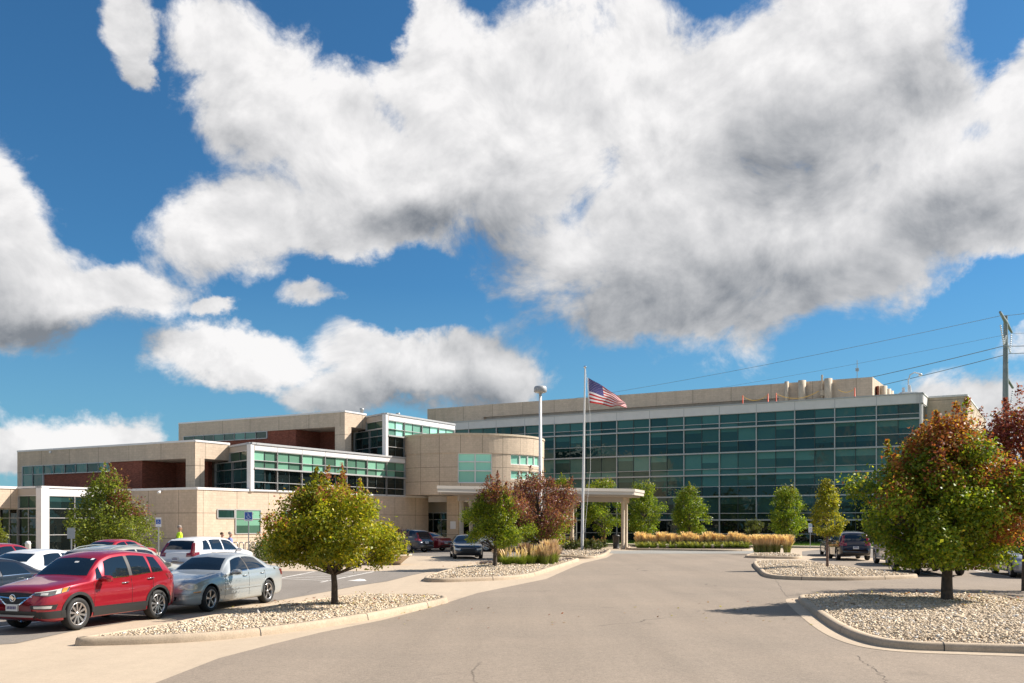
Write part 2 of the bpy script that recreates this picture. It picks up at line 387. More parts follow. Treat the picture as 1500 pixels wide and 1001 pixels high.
# the clouds of this afternoon: middle, radii and tilt
CL = [(1150, 110, 560, 290, 0), (640, 110, 130, 110, 0), (1050, 330, 380, 190, 8), (980, 440, 210, 75, 0), (760, 200, 260, 170, 20), (620, 260, 230, 110, 30),
      (380, 130, 130, 120, 0), (320, 60, 90, 60, 0), (350, 320, 150, 95, 15), (185, 50, 50, 60, 0), (200, 95, 30, 40, 0), (1420, 290, 260, 160, 10), (1520, 130, 150, 120, 0),
      (1250, 370, 220, 90, 15), (470, 330, 110, 60, 0), (500, 190, 130, 110, 0),
      (30, 380, 170, 105, -38), (180, 435, 150, 58, 0), (-20, 300, 80, 75, 0), (-60, 420, 150, 110, 0), (325, 462, 36, 24, 0),
      (600, 535, 190, 92, 0), (705, 555, 120, 72, 0), (640, 510, 120, 62, 0), (335, 532, 135, 50, 0), (470, 425, 75, 34, 0), (520, 580, 110, 40, 0),
      (130, 640, 115, 48, 0), (20, 660, 110, 42, 0), (-80, 600, 90, 40, 0),
      (1440, 610, 130, 75, 0), (1700, 500, 200, 70, 0)]
den = mx([blob(*c) for c in CL])
# the same clouds looked up a little nearer to the sun: where they get thicker, this side is its shaded underside
ov = N(nt, 'ShaderNodeVectorMath'); ov.operation = 'ADD'; nt.links.new(warp, ov.inputs[0]); ov.inputs[1].default_value = (.022, .040, 0)
BIG_ = [(1080, 250, 560, 330, 5), (700, 250, 260, 190, 20), (380, 130, 130, 120, 0), (345, 325, 120, 85, 15), (30, 380, 190, 115, -38), (180, 435, 150, 58, 0), (620, 548, 200, 85, 0), (335, 535, 120, 42, 0), (130, 640, 125, 48, 0)]
under = mth(nt, 'SUBTRACT', mx([blob(*c, src=ov.outputs[0]) for c in BIG_]), mx([blob(*c) for c in BIG_[:0]] + [blob(*c) for c in BIG_]))
fine = noise(nt, azel.outputs[0], 9, 14, .64, .3)
mid = noise(nt, azel.outputs[0], 5.0, 5, .55)
HO = [(1085, -25, 115, 70, 0), (1460, 20, 80, 90, 0), (560, 0, 50, 50, 0), (570, 430, 130, 60, -20), (1460, 450, 120, 50, 15)]
hole = mx([blob(*c) for c in HO])
back = mapr(nt, mth(nt, 'ABSOLUTE', az), 1.05, 1.5)
wide = mapr(nt, noise(nt, gen, 2.2, 4, .5), .44, .64, -.5, .6)
den = mth(nt, 'MAXIMUM', den, mth(nt, 'SUBTRACT', wide, mth(nt, 'MULTIPLY', mth(nt, 'SUBTRACT', 1.0, back), 3.0)))
den = mth(nt, 'SUBTRACT', mth(nt, 'MINIMUM', mth(nt, 'MULTIPLY', den, 1.3), .80), mth(nt, 'MULTIPLY', mth(nt, 'MAXIMUM', mth(nt, 'ADD', hole, .35), 0.0), 1.0))
d1 = mth(nt, 'ADD', den, mth(nt, 'MULTIPLY', mth(nt, 'SUBTRACT', fine, .5), 2.25))
d1 = mth(nt, 'ADD', d1, mth(nt, 'MULTIPLY', mth(nt, 'SUBTRACT', mid, .5), .4))
alpha = mapr(nt, d1, -.10, .44, 0, 1, True)
# grey bases, softly edged
DK = [(960, 455, 330, 80, 4), (730, 350, 90, 110, -20), (1170, 225, 150, 90, 0), (1400, 330, 170, 70, 12), (1350, 120, 80, 60, 0), (640, 600, 220, 55, 0), (110, 490, 150, 30, 0), (620, 325, 100, 34, 0)]
sw_ = N(nt, 'ShaderNodeVectorMath'); sw_.operation = 'MULTIPLY_ADD'; nt.links.new(nw.outputs['Color'], sw_.inputs[0]); sw_.inputs[1].default_value = (.05, .05, 0)
nt.links.new(base.outputs[0], sw_.inputs[2]); o2_ = N(nt, 'ShaderNodeVectorMath'); o2_.operation = 'ADD'; nt.links.new(sw_.outputs[0], o2_.inputs[0]); o2_.inputs[1].default_value = (-.025, -.025, 0)
dk = mapr(nt, mx([blob(*c, src=o2_.outputs[0]) for c in DK]), -.55, .80, 0, 1, True)
shv = N(nt, 'ShaderNodeVectorMath'); shv.operation = 'ADD'; nt.links.new(azel.outputs[0], shv.inputs[0]); shv.inputs[1].default_value = (.010, .018, 0)
f2 = noise(nt, shv.outputs[0], 9, 9, .58, .3)
shv2 = N(nt, 'ShaderNodeVectorMath'); shv2.operation = 'ADD'; nt.links.new(azel.outputs[0], shv2.inputs[0]); shv2.inputs[1].default_value = (.03, .045, 0)
m2 = noise(nt, shv2.outputs[0], 5.0, 5, .55)
rel = mth(nt, 'ADD', mth(nt, 'MULTIPLY', mth(nt, 'SUBTRACT', fine, f2), 1.05), mth(nt, 'MULTIPLY', mth(nt, 'SUBTRACT', mid, m2), 1.0))
lit = mth(nt, 'SUBTRACT', .93, mth(nt, 'MULTIPLY', dk, .46))
lit = mth(nt, 'SUBTRACT', lit, mth(nt, 'MULTIPLY', mapr(nt, under, -.15, .65, -.10, 1.0), .27))
lit = mth(nt, 'ADD', lit, rel)
lit = mth(nt, 'MINIMUM', mth(nt, 'MAXIMUM', lit, .25), 1.10)
ccol = mixc(nt, mapr(nt, lit, .24, 1.06), (.12, .13, .145), (.545, .535, .53))
skym = mixc(nt, 1.0, sky.outputs[0], (.0205, .0445, .0590), 'MULTIPLY')
hz = mapr(nt, el, .0, .24, .55, 0.0)
skym = mixc(nt, hz, skym, (.14, .28, .375))
fin = mixc(nt, mth(nt, 'MULTIPLY', alpha, .97), skym, ccol)
nt.links.new(fin, bg.inputs['Color']); bg.inputs['Strength'].default_value = 1.0
w.cycles.sampling_method = 'MANUAL'; w.cycles.sample_map_resolution = 512

cam = bpy.data.cameras.new('camera'); co = bpy.data.objects.new('camera', cam); COL.objects.link(co)
co.location = (0, 0, EYE); co.rotation_euler = (PI / 2, 0, 0); cam.sensor_width = 36; cam.lens = 36 * F / 1500
cam.shift_y = (HZ - 500.5) / 1500; cam.clip_end = 6000; cam.clip_start = .1
SC.camera = co
SC.view_settings.view_transform = 'Standard'; SC.view_settings.look = 'None'; SC.view_settings.exposure = .85; SC.view_settings.gamma = 1

# ------------------------------------------------------------------ ground
def sheet(name, pts, z, m, kind='structure'):
    tri = tessellate_polygon([[Vector((p[0], p[1], 0)) for p in pts]])
    mb = MB(); mb.v = [(p[0], p[1], z) for p in pts]
    for t in tri:
        a, b, c = [pts[i] for i in t]
        cr = (b[0] - a[0]) * (c[1] - a[1]) - (c[0] - a[0]) * (b[1] - a[1])
        mb.f.append(tuple(t) if cr > 0 else tuple(t)[::-1]); mb.m.append(0); mb.sm.append(False)
    o = mb.build(name, m); return tag(o, kind=kind)
sheet('ground', [(-3000, -1500), (3000, -1500), (3000, 4500), (-3000, 4500)], -.03, M['field'])
sheet('concrete_apron', [(-60, 2), (60, 2), (60, 74), (30, 78), (6, 90), (0, 100), (-60, 100)], 0, M['concrete'])
gp = lambda L, z=0.0: [G(x, y, z) for x, y in L]
drive = [(14, 2.5), (-1, 2.5), (-1.2, 8)] + gp([(228, 1001), (320, 965), (400, 944), (470, 927), (560, 909), (640, 888), (700, 869), (800, 848.5), (835, 833), (855, 825), (888, 817.5)]) + \
        [G(898, 812), G(905, 811.5), G(1098, 811.5)] + gp([(1110, 822), (1104, 824), (1180, 822), (1240, 822.5), (1340, 823)]) + [(60, 52), (60, 2.5)]
sheet('drive', drive, .006, M['asphalt'])
lot = [(-40, 17.2)] + gp([(0, 944.5), (24, 943), (120, 922), (210, 908), (402, 881), (480, 867), (523, 858.5), (567, 852), (605, 842.5), (632, 837), (400, 837)]) + [(-15, 44.5), (-60, 52)]
sheet('parking_lot', lot, .006, M['asphalt_grey'])
sheet('entrance_drive', gp([(545, 806), (560, 813.5), (640, 815), (715, 821), (770, 823), (818, 815), (817, 807.5), (700, 805)]), .006, M['asphalt_grey'])
sheet('cross_drive', gp([(900, 811.3), (858, 806.8), (1120, 806.2), (1098, 811.3)]), .008, M['asphalt_far'])
sheet('far_parking_lot', gp([(1175, 808), (1205, 805), (1600, 805.5), (1700, 819), (1345, 819), (1240, 816.5), (1175, 814.5)]), .006, M['asphalt_grey'])
# painted lines
def stripe(name, a, b, wd=.1, z=.011):
    a = Vector(a); b = Vector(b); d = (b - a).normalized(); n = Vector((-d.y, d.x)) * wd / 2
    return sheet(name, [tuple(a - n), tuple(b - n), tuple(b + n), tuple(a + n)], z, M['paint'])
stripe('parking_line', G(400, 849.5), G(461, 837.8)); stripe('parking_line', G(470, 853.5), G(548, 837.8))
for i in range(6):
    f = (i + .5) / 6
    a = Vector(G(404, 849)).lerp(Vector(G(461, 838)), f); b = Vector(G(478, 852)).lerp(Vector(G(545, 838)), f)
    stripe('hatch_line', a, b + Vector((0, -.2)), .1)
sheet('wheelchair_marking', gp([(509, 851), (520, 850), (527, 848.5), (534, 849.2), (537, 851.5), (525, 852)]), .011, M['paint'])
for k in range(-3, 8):
    c = Vector((-8.5, 22.7)) + Vector((-.96, .28)) * (2.7 * k + 1.35) if k >= 0 else None
    if c is not None: stripe('stall_line', c - Vector((.28, .96)) * 4.6, c + Vector((.28, .96)) * 4.6)
for k in range(0, 6):
    c = Vector((14.9 + 2.75 * k, 41.0 - .2 * k)); stripe('stall_line', c - Vector((.2, .98)) * 2.6, c + Vector((.2, .98)) * 2.6)

# ------------------------------------------------------------------ islands
def catmull(pts, n=6, closed=True):
    out = []; L = len(pts); P = [Vector((p[0], p[1])) for p in pts]
    for i in range(L if closed else L - 1):
        p0 = P[(i - 1) % L] if closed or i > 0 else P[0]; p1 = P[i]; p2 = P[(i + 1) % L]; p3 = P[(i + 2) % L] if closed or i < L - 2 else P[-1]
        for k in range(n):
            t = k / n
            out.append(.5 * ((2 * p1) + (-p0 + p2) * t + (2 * p0 - 5 * p1 + 4 * p2 - p3) * t * t + (-p0 + 3 * p1 - 3 * p2 + p3) * t ** 3))
    if not closed: out.append(P[-1])
    return out
def ccw(P):
    a = sum(P[i][0] * P[(i + 1) % len(P)][1] - P[(i + 1) % len(P)][0] * P[i][1] for i in range(len(P)))
    return P if a > 0 else P[::-1]
def offset(P, d):                        # outward for d > 0, P counter-clockwise
    out = []; L = len(P)
    for i in range(L):
        t = (P[(i + 1) % L] - P[(i - 1) % L]); 
        if t.length < 1e-6: t = Vector((1, 0))
        t.normalize(); out.append(P[i] + Vector((t.y, -t.x)) * d)
    return out
def inside(P, X, Y):
    r = np.zeros(len(X), bool); n = len(P)
    for i in range(n):
        x1, y1 = P[i]; x2, y2 = P[(i + 1) % n]
        c = ((y1 > Y) != (y2 > Y)) & (X < (x2 - x1) * (Y - y1) / ((y2 - y1) if abs(y2 - y1) > 1e-9 else 1e-9) + x1)
        r ^= c
    return r
def edge_dist(P, X, Y):
    d = np.full(len(X), 1e9); n = len(P)
    for i in range(n):
        ax, ay = P[i]; bx, by = P[(i + 1) % n]; dx, dy = bx - ax, by - ay; L2 = dx * dx + dy * dy + 1e-12
        t = np.clip(((X - ax) * dx + (Y - ay) * dy) / L2, 0, 1)
        d = np.minimum(d, np.hypot(X - ax - t * dx, Y - ay - t * dy))
    return d
def npmesh(name, verts, faces, m, cols=None, parent=None, smooth=False):
    me = bpy.data.meshes.new(name); nv = len(verts); nf, k = faces.shape
    me.vertices.add(nv); me.vertices.foreach_set('co', verts.astype(np.float32).ravel())
    me.loops.add(nf * k); me.loops.foreach_set('vertex_index', faces.astype(np.int32).ravel())
    me.polygons.add(nf); me.polygons.foreach_set('loop_start', np.arange(0, nf * k, k, dtype=np.int32)); me.polygons.foreach_set('loop_total', np.full(nf, k, np.int32))
    if smooth: me.polygons.foreach_set('use_smooth', np.ones(nf, bool))
    me.update(calc_edges=True); me.materials.append(m)
    if cols is not None:
        a = me.attributes.new('col', 'FLOAT_COLOR', 'POINT'); c = np.ones((nv, 4), np.float32); c[:, :3] = cols; a.data.foreach_set('color', c.ravel())
    return link(me, name, parent)
ICO_V = None
OCT_V = np.array([(1, 0, 0), (-1, 0, 0), (0, 1, 0), (0, -1, 0), (0, 0, 1), (0, 0, -1)], float); OCT_F = np.array([(0, 2, 4), (2, 1, 4), (1, 3, 4), (3, 0, 4), (2, 0, 5), (1, 2, 5), (3, 1, 5), (0, 3, 5)])
def ico():
    global ICO_V, ICO_F
    if ICO_V is None:
        t = (1 + 5 ** .5) / 2
        v = np.array([(-1, t, 0), (1, t, 0), (-1, -t, 0), (1, -t, 0), (0, -1, t), (0, 1, t), (0, -1, -t), (0, 1, -t), (t, 0, -1), (t, 0, 1), (-t, 0, -1), (-t, 0, 1)], float)
        ICO_V = v / np.linalg.norm(v[0])
        ICO_F = np.array([(0, 11, 5), (0, 5, 1), (0, 1, 7), (0, 7, 10), (0, 10, 11), (1, 5, 9), (5, 11, 4), (11, 10, 2), (10, 7, 6), (7, 1, 8), (3, 9, 4), (3, 4, 2), (3, 2, 6), (3, 6, 8), (3, 8, 9), (4, 9, 5), (2, 4, 11), (6, 2, 10), (8, 6, 7), (9, 8, 1)])
    return ICO_V, ICO_F
def rotmats(rng, n):
    q = rng.normal(size=(n, 4)); q /= np.linalg.norm(q, axis=1)[:, None]; a, b, c, d = q.T
    return np.stack([np.stack([1 - 2 * (c * c + d * d), 2 * (b * c - a * d), 2 * (b * d + a * c)], 1), np.stack([2 * (b * c + a * d), 1 - 2 * (b * b + d * d), 2 * (c * d - a * b)], 1), np.stack([2 * (b * d - a * c), 2 * (c * d + a * b), 1 - 2 * (b * b + c * c)], 1)], 1)
def stones(name, P, n, size, zf, seed, label):
    rng = np.random.default_rng(seed); xs = [p[0] for p in P]; ys = [p[1] for p in P]
    X = rng.uniform(min(xs), max(xs), n * 4); Y = rng.uniform(min(ys), max(ys), n * 4); k = inside(P, X, Y); X = X[k][:n]; Y = Y[k][:n]
    d = edge_dist(P, X, Y); Z = zf(d)
    v = OCT_V; f = OCT_F; n = len(X); s = size * rng.lognormal(0, .36, n)
    vv = v[None] * rng.uniform(.62, 1.25, (n, 6, 1)) * s[:, None, None] * rng.uniform([.7, .55, .4], [1.25, 1.0, .75], (n, 3))[:, None, :]
    vv = np.einsum('nij,nkj->nki', rotmats(rng, n), vv); vv[:, :, 2] *= .75
    vv += np.stack([X, Y, Z + s * .3], 1)[:, None, :]
    tone = rng.uniform(.62, 1.12, (n, 1)); base = np.array([.66, .53, .375]) * tone; 
    w_ = rng.random(n); base[w_ < .12] *= np.array([.60, .55, .52]); base[w_ > .90] = np.array([.68, .63, .56]) * tone[w_ > .90]
    ff = (f[None] + (np.arange(n) * 6)[:, None, None]).reshape(-1, 3)
    o = npmesh(name, vv.reshape(-1, 3), ff, M['stone'], np.repeat(base, 6, 0))
    return tag(o, label, 'gravel', kind='stuff')
def island(pts, seed, nst, ssize, label, smoothn=5, gutter=0.0, mulch=None, lbl_curb=None):
    P = ccw(catmull(pts, smoothn)); P = [p for i, p in enumerate(P) if i == 0 or (p - P[i - 1]).length > .01]
    rows = []
    for off_, z in ((.03, -.01), (.02, .07), (0.0, .125), (-.03, .145), (-.07, .15), (-.15, .15), (-.16, .10), (-.16, .0)):
        rows.append([(p.x, p.y, z) for p in offset(P, off_)])
    mb = MB(); mb.grid(rows, 0, True, True); c = mb.build('curb', M['curb']); tag(c, kind='structure')
    if gutter:
        mb = MB(); mb.grid([[(p.x, p.y, .012) for p in offset(P, gutter)], [(p.x, p.y, .016) for p in offset(P, .02)]], 0, False, True); tag(mb.build('gutter', M['concrete']), kind='structure')
    acc = 0; last = P[0]; mb = MB(); nj = 0
    for k in range(1, len(P)):
        acc += (P[k] - P[k - 1]).length
        if acc > 3.0:
            acc = 0; t = (P[k] - P[k - 1]).normalized(); nn = Vector((t.y, -t.x)); q = P[k]; pr = []
            for o_, z in ((.036, 0), (.025, .07), (.006, .127), (-.028, .149), (-.07, .1535), (-.155, .1535)):
                a = q + nn * o_; pr.append([(a.x - t.x * .009, a.y - t.y * .009, z), (a.x + t.x * .009, a.y + t.y * .009, z)])
            mb.grid(pr, 0, False); nj += 1
    if nj: tag(mb.build('curb_joint', M['black']), kind='structure')
    inn = offset(P, -.155); sheet('gravel_base', [tuple(p) for p in inn], .105, M['gravelbase'])
    if nst: stones('gravel', [tuple(p) for p in inn], nst, ssize, lambda d: .108 + .05 * np.clip(d / .8, 0, 1), seed, label)
    return P
CT = .15
big = island([G(x, y, CT) for x, y in [(1171, 874), (1180, 870.3), (1224, 868.8), (1315, 867.5), (1397, 868.5), (1462, 870.5), (1500, 878.5), (1560, 893), (1680, 925), (1640, 950), (1500, 945.5), (1400, 942.5), (1324, 939.4), (1274, 932), (1233, 917), (1198, 895.5)]],
             1, 60000, .027, 'cream landscape pebbles around the trunk of the large tree', gutter=.36)
left = island([G(x, y, CT) for x, y in [(120, 934), (230, 931), (320, 926), (400, 918), (470, 909), (560, 895), (640, 879), (655, 874.5), (640, 871), (570, 869.5), (515, 870.5), (430, 882), (330, 897), (240, 912), (170, 924), (125, 931)]],
              2, 42000, .024, 'cream landscape pebbles on the long left island', smoothn=4)
middle = island([G(x, y, CT) for x, y in [(621, 846), (703, 845.5), (771, 841), (809, 830.5), (843, 819.5), (843, 817), (800, 816), (760, 816.5), (720, 822), (664, 832)]],
                3, 22000, .032, 'cream landscape pebbles around the small tree of the middle island', smoothn=4)
flagisl = island([G(x, y, CT) for x, y in [(812, 811), (817, 813.8), (874, 814.3), (893, 806), (888, 804), (850, 802), (818, 803.5)]], 4, 5000, .045, 'pale pebbles around the base of the flagpole', smoothn=4)
right2 = island([G(x, y, CT) for x, y in [(1104, 824), (1112, 833), (1123, 840.5), (1157, 844), (1242, 845), (1337, 842), (1330, 839), (1271, 833), (1205, 824.5), (1171, 821), (1113, 821)]],
                5, 26000, .030, 'cream landscape pebbles around the slender young tree', smoothn=4)
grassisl = island([G(x, y, CT) for x, y in [(1094, 812.5), (1096, 814), (1130, 815), (1172, 815), (1165, 811), (1110, 810)]], 6, 1800, .045, 'pale pebbles under the short row of plumed grass', smoothn=4)
bedisl = island([G(x, y, CT) for x, y in [(921, 801), (923, 803), (990, 804.2), (1062, 805), (1100, 804), (1098, 800), (1010, 798.5), (925, 798.5)]], 7, 0, .06, '', smoothn=4)
def mulchbed(pts, z=.17): return sheet('mulch_bed', catmull(pts, 4), z, M['soil'])
mulchbed([G(x, y, .17) for x, y in [(700, 824), (740, 827), (800, 825), (826, 820.5), (838, 817.5), (790, 817), (740, 820)]])
mulchbed([G(x, y, .17) for x, y in [(818, 811), (870, 811.8), (888, 805.8), (850, 803), (820, 804.5)]])
mulchbed([G(x, y, .17) for x, y in [(926, 800), (990, 802), (1090, 803), (1090, 800.5), (1010, 799.5), (930, 799.2)]])
# lawn before the glass building
KG = 1.2
def lawn():
    rows = []
    L0 = Vector((-7.2, 120.2)); d = Vector((.866, -.5)); n = Vector((-.5, -.866))
    for s, z in ((15.6, .05), (14, .12), (8, .12), (-2, .12)):
        rows.append([tuple((L0 + d * t + n * s)) + (z + .01 * math.sin(t),) for t in range(-8, 130, 3)])
    mb = MB(); mb.grid(rows, 0, True); return tag(mb.build('lawn', M['lawn']), kind='structure')
lawn()
def walk(a, b, wd, z, name='sidewalk'):
    a = Vector(a); b = Vector(b); d = (b - a).normalized(); n = Vector((-d.y, d.x)) * wd
    mb = MB(); mb.prism([tuple(a), tuple(b), tuple(b + n), tuple(a + n)], -.02, z); return tag(mb.build(name, M['sidewalk']), kind='structure')
L0 = Vector((-7.2, 120.2)); dd = Vector((.866, -.5)); nn_ = Vector((-.5, -.866))
walk(tuple(L0 + nn_ * 17.8 + dd * 75), tuple(L0 + nn_ * 17.8 + dd * 4), -2.1, .14)

rngc = np.random.default_rng(5)
def crackline(pts, wd=.008):
    P_ = catmull(pts, 10, False); P_ = [p + Vector(rngc.normal(0, .03, 2)) for p in P_]; rows = []
    for i, p in enumerate(P_):
        t = (P_[min(i + 1, len(P_) - 1)] - P_[max(i - 1, 0)]).normalized(); n = Vector((-t.y, t.x)) * wd * rngc.uniform(.4, 1.1); rows.append([(p.x + n.x, p.y + n.y, .010), (p.x - n.x, p.y - n.y, .010)])
    mb = MB(); mb.grid(rows, 0, False); tag(mb.build('pavement_crack', M['crackfill']), kind='structure')
for L_ in ([(1133, 846), (1142, 858), (1154, 876)], [(1258, 962), (1268, 972), (1288, 986), (1300, 1001)]): crackline([G(*p) for p in L_])
def litter():
    rng = np.random.default_rng(9); K = []; C = []
    for px, py, R, n in ((1387, 880, 3.6, 420), (490, 887, 2.6, 260), (725, 830, 2.4, 160), (1150, 895, 4, 60), (640, 905, 3, 40), (1500, 890, 3.0, 160)):
        x, y = G(px, py); a = rng.uniform(0, 2 * PI, n); r = R * np.sqrt(rng.random(n)); X = x + r * np.cos(a) * 1.1; Y = y + r * np.sin(a) * .9
        for P_ in (big, left, middle, right2):
            ins = inside([tuple(p) for p in P_], X, Y)
            if P_ is big: Z = np.where(ins, .215, .02)
            else: Z = np.where(ins, .215, Z)
        K.append(np.stack([X, Y, Z], 1)); C.append(np.array([(.40, .22, .06), (.34, .10, .05), (.42, .36, .07), (.20, .11, .05)])[rng.integers(0, 4, n)])
    K = np.concatenate(K); C = np.concatenate(C); n = len(K); a = rng.uniform(0, 2 * PI, n); s_ = rng.uniform(.025, .05, n)[:, None]
    t = np.stack([np.cos(a), np.sin(a), rng.normal(0, .25, n)], 1) * s_; b = np.stack([-np.sin(a), np.cos(a), rng.normal(0, .25, n)], 1) * s_ * .6
    v = np.stack([K - t, K + b, K + t, K - b], 1).reshape(-1, 3)
    tag(npmesh('fallen_leaves', v, np.arange(n * 4).reshape(-1, 4), M['leaf'], np.repeat(C, 4, 0)), 'dry brown and yellow leaves fallen around the island trees', 'leaves', kind='stuff')
litter()
# ------------------------------------------------------------------ buildings
def v2(p): return Vector((p[0], p[1]))
U2 = Vector((.5, .866)); V2 = Vector((-.866, .5))
RND = random.Random(11)
def tones(o, vals):                              # one tone for each pane, kept on the mesh
    a = o.data.attributes.new('tone', 'FLOAT', 'FACE'); a.data.foreach_set('value', vals)
def glazed(parent, a, b, rows, cols, gm, out=.0, mid=True, frame_t=.09, name='window', end_mullions=(True, True), tone=None, thick_rows=(), mid_dark=True, rec=.09):
    """one window between plan points a and b (front on the right of a->b): rows = heights bottom..top, gm = glass per row"""
    a = v2(a); b = v2(b); d = (b - a); L = d.length; d.normalize(); n = Vector((d.y, -d.x))
    p = MB(); tn = []
    for i in range(len(rows) - 1):
        for c in range(cols):
            for h in range(2 if mid else 1):
                m = 2 if mid else 1
                s0 = L * (c + h / m) / cols; s1 = L * (c + (h + 1) / m) / cols
                tl = RND.uniform(-.012, .012); tu = RND.uniform(-.012, .012)
                A = a + d * s0 - n * (rec + tl); B = a + d * s1 - n * (rec - tl)
                z0_, z1_ = rows[i], rows[i + 1]; tt = RND.random() if tone is None else tone
                if tone is None and z1_ - z0_ > .9 and RND.random() < .6:        # ceiling or blind showing in the upper part of the pane
                    zm = z1_ - (z1_ - z0_) * RND.choice((.3, .45, .45, .6))
                    p.poly([(A.x, A.y, z0_), (B.x, B.y, z0_), (B.x, B.y, zm), (A.x, A.y, zm)], i); tn.append(tt * .35)
                    z0_ = zm; tt = .55 + .45 * tt
                p.poly([(A.x, A.y, z0_), (B.x, B.y, z0_), (B.x + n.x * tu, B.y + n.y * tu, z1_), (A.x + n.x * tu, A.y + n.y * tu, z1_)], i)
                tn.append(tt)
    o = p.build(name, [M[g] for g in gm], parent); tones(o, tn)
    f = MB()
    for i, z in enumerate(rows):
        t = .05 if i not in (0, len(rows) - 1) else .07
        o2 = .06
        if i in thick_rows: t = .13; o2 = .20
        f.wall(a, b, z - t / 2, z + t / 2, .1, 0, o2)
    for c in range(cols + 1):
        if c == 0 and not end_mullions[0]: continue
        if c == cols and not end_mullions[1]: continue
        q = a + d * (L * c / cols)
        f.wall(q - d * frame_t / 2, q + d * frame_t / 2, rows[0] + .002, rows[-1] - .002, .11, 0, .075)
    f.build('frame', M['alu'], o)
    if mid:
        f = MB()
        for c in range(cols):
            q = a + d * (L * (c + .5) / cols)
            f.wall(q - d * .022, q + d * .022, rows[0], rows[-1], .10, 0, -.03)
        f.build('mullion', M['alu_dark'] if mid_dark else M['alu'], o)
    return o
def prismobj(name, pts, z0, z1, m, parent, top=None):
    mb = MB(); mb.prism([tuple(p) for p in pts], z0, z1, 0, 1); return mb.build(name, [m, top or M['roof']], parent)
def wallobj(name, a, b, z0, z1, th, m, parent, out=0.0):
    mb = MB(); mb.wall(a, b, z0, z1, th, 0, out); return mb.build(name, m, parent)

# ---- long glass building
gb = empty('glass_building', (12, 92, 0), 0, 'long three storey office block with teal glass front and white parapet', 'building')
def loc(parent):     # children are given in world coordinates
    return parent.matrix_world
def fixparent(root):
    inv = Matrix.Translation(-root.location)
    for c in root.children:
        c.location = Vector(c.location) - root.location
A0 = Vector((-6, 100.2)); D = Vector((.866, -.5)); LG = 45.3
P = lambda t, s=0: A0 + D * t + U2 * s          # s = depth into the building
prismobj('wall', [P(-7, .35), P(LG, .35), P(LG, 24), P(-7, 24)], 0, 12.45, M['g_dark'], gb)
wallobj('plinth', P(-7), P(LG + .05), 0, .45, .4, M['grey_metal'], gb, .03)
mb = MB(); mb.wall(P(-7), P(LG + .1), 11.87, 12.62, .5, 0, .10); mb.wall(P(-7), P(LG + .16), 12.62, 12.72, .55, 1, .16)
nb = 14; bl = 3.34
for i in range(nb): q = P(LG - .1 - bl * i); mb.wall(q - D * .02, q + D * .02, 11.88, 12.6, .1, 1, .112)
mb.build('parapet', [M['white_metal'], M['alu']], gb)
ROWS = [(.45, 1.17, 2.39), (2.39, 2.98, 4.49, 5.39, 6.43), (6.43, 6.98, 8.41, 9.43, 10.64), (10.64, 11.06, 11.87)]
GM = [('g_dark', 'g_dark'), ('g_blue', 'g_blue', 'g_dark', 'g_teal'), ('g_light', 'g_light', 'g_blue', 'g_teal'), ('g_teal', 'g_teal')]
TR = [(2,), (4, 2), (4, 2), ()]
for i in range(nb):
    b = P(LG - .12 - bl * i); a = P(LG - .12 - bl * (i + 1))
    for r, g, t in zip(ROWS, GM, TR):
        glazed(gb, a, b, r, 1, g, thick_rows=t, end_mullions=(True, i == 0))
# sunlit end of the glass building
E1 = P(LG); 
wallobj('end_wall', E1 + U2 * .1, E1 + U2 * 3.2, 0, 12.45, .4, M['white_metal'], gb, .02)
glazed(gb, E1 + U2 * .5, E1 + U2 * 2.8, (2.4, 6.4, 10.6, 11.8), 1, ('g_dark', 'g_dark', 'g_dark'), mid=False, rec=-.03)
mb = MB(); mb.wall(E1 - U2 * .1, E1 + U2 * 3.2, 11.87, 12.62, .4, 0, .10); mb.wall(E1 - U2 * .15, E1 + U2 * 3.2, 12.62, 12.72, .4, 0, .16); mb.build('parapet', M['white_metal'], gb)
for c in gb.children: c.location = Vector(c.location) - gb.location

# ---- rooftop plant storey
pe = empty('rooftop_plant_storey', (15, 100, 12.45), 0, 'tan windowless plant storey standing on the roof of the glass building', 'building')
Q = lambda t, s=0: Vector((-2, 107.1)) + D * t + U2 * s
prismobj('wall', [Q(-9.1), Q(-1.4), Q(-1.4, 9), Q(-9.1, 9)], 8.5, 15.4, M['block_fascia'], pe)
prismobj('light_panel_wall', [Q(-1.4, .45), Q(31.7, .45), Q(31.7, 9), Q(-1.4, 9)], 12.3, 15.3, M['panel'], pe)
prismobj('fascia', [Q(-1.4, -.02), Q(31.7, -.02), Q(31.7, 1.2), Q(-1.4, 1.2)], 14.05, 15.42, M['block_fascia'], pe)
prismobj('block_wall', [Q(31.7), Q(40.2), Q(40.2, 9.5), Q(31.7, 9.5)], 12.3, 15.42, M['block_fascia'], pe)
for t in (32.0, 34.6, 38.0): pass
for px in (1150, 1172.5, 1211):
    r = (px - 750) / F; t = (r * 106.7 + 2.35) / (.866 + .5 * r)
    c = Q(t, -.35); mb = MB(); mb.lathe([(.0, 12.45), (.36 if px != 1150 else .2, 12.45), (.36 if px != 1150 else .2, 15.5), (0, 15.52)], 16, 0, (c.x, c.y, 0)); mb.build('duct', M['bowl'], pe)
for s in (3.6, 6.0, 7.6):
    c = Q(40.2 + .38, s); mb = MB(); mb.lathe([(.34, 12.45), (.34, 15.0), (0, 15.02)], 14, 0, (c.x, c.y, 0)); mb.build('duct', M['bowl'], pe)
mb = MB(); 
c = Q(40.2 + .15, 1.6)
for k in range(5): mb.box((c.x, c.y, 13.0 + k * .42), (.25, .25, .12))
mb.box((c.x, c.y, 13.8), (.12, .5, 1.9)); mb.build('pipework', M['brick'], pe)
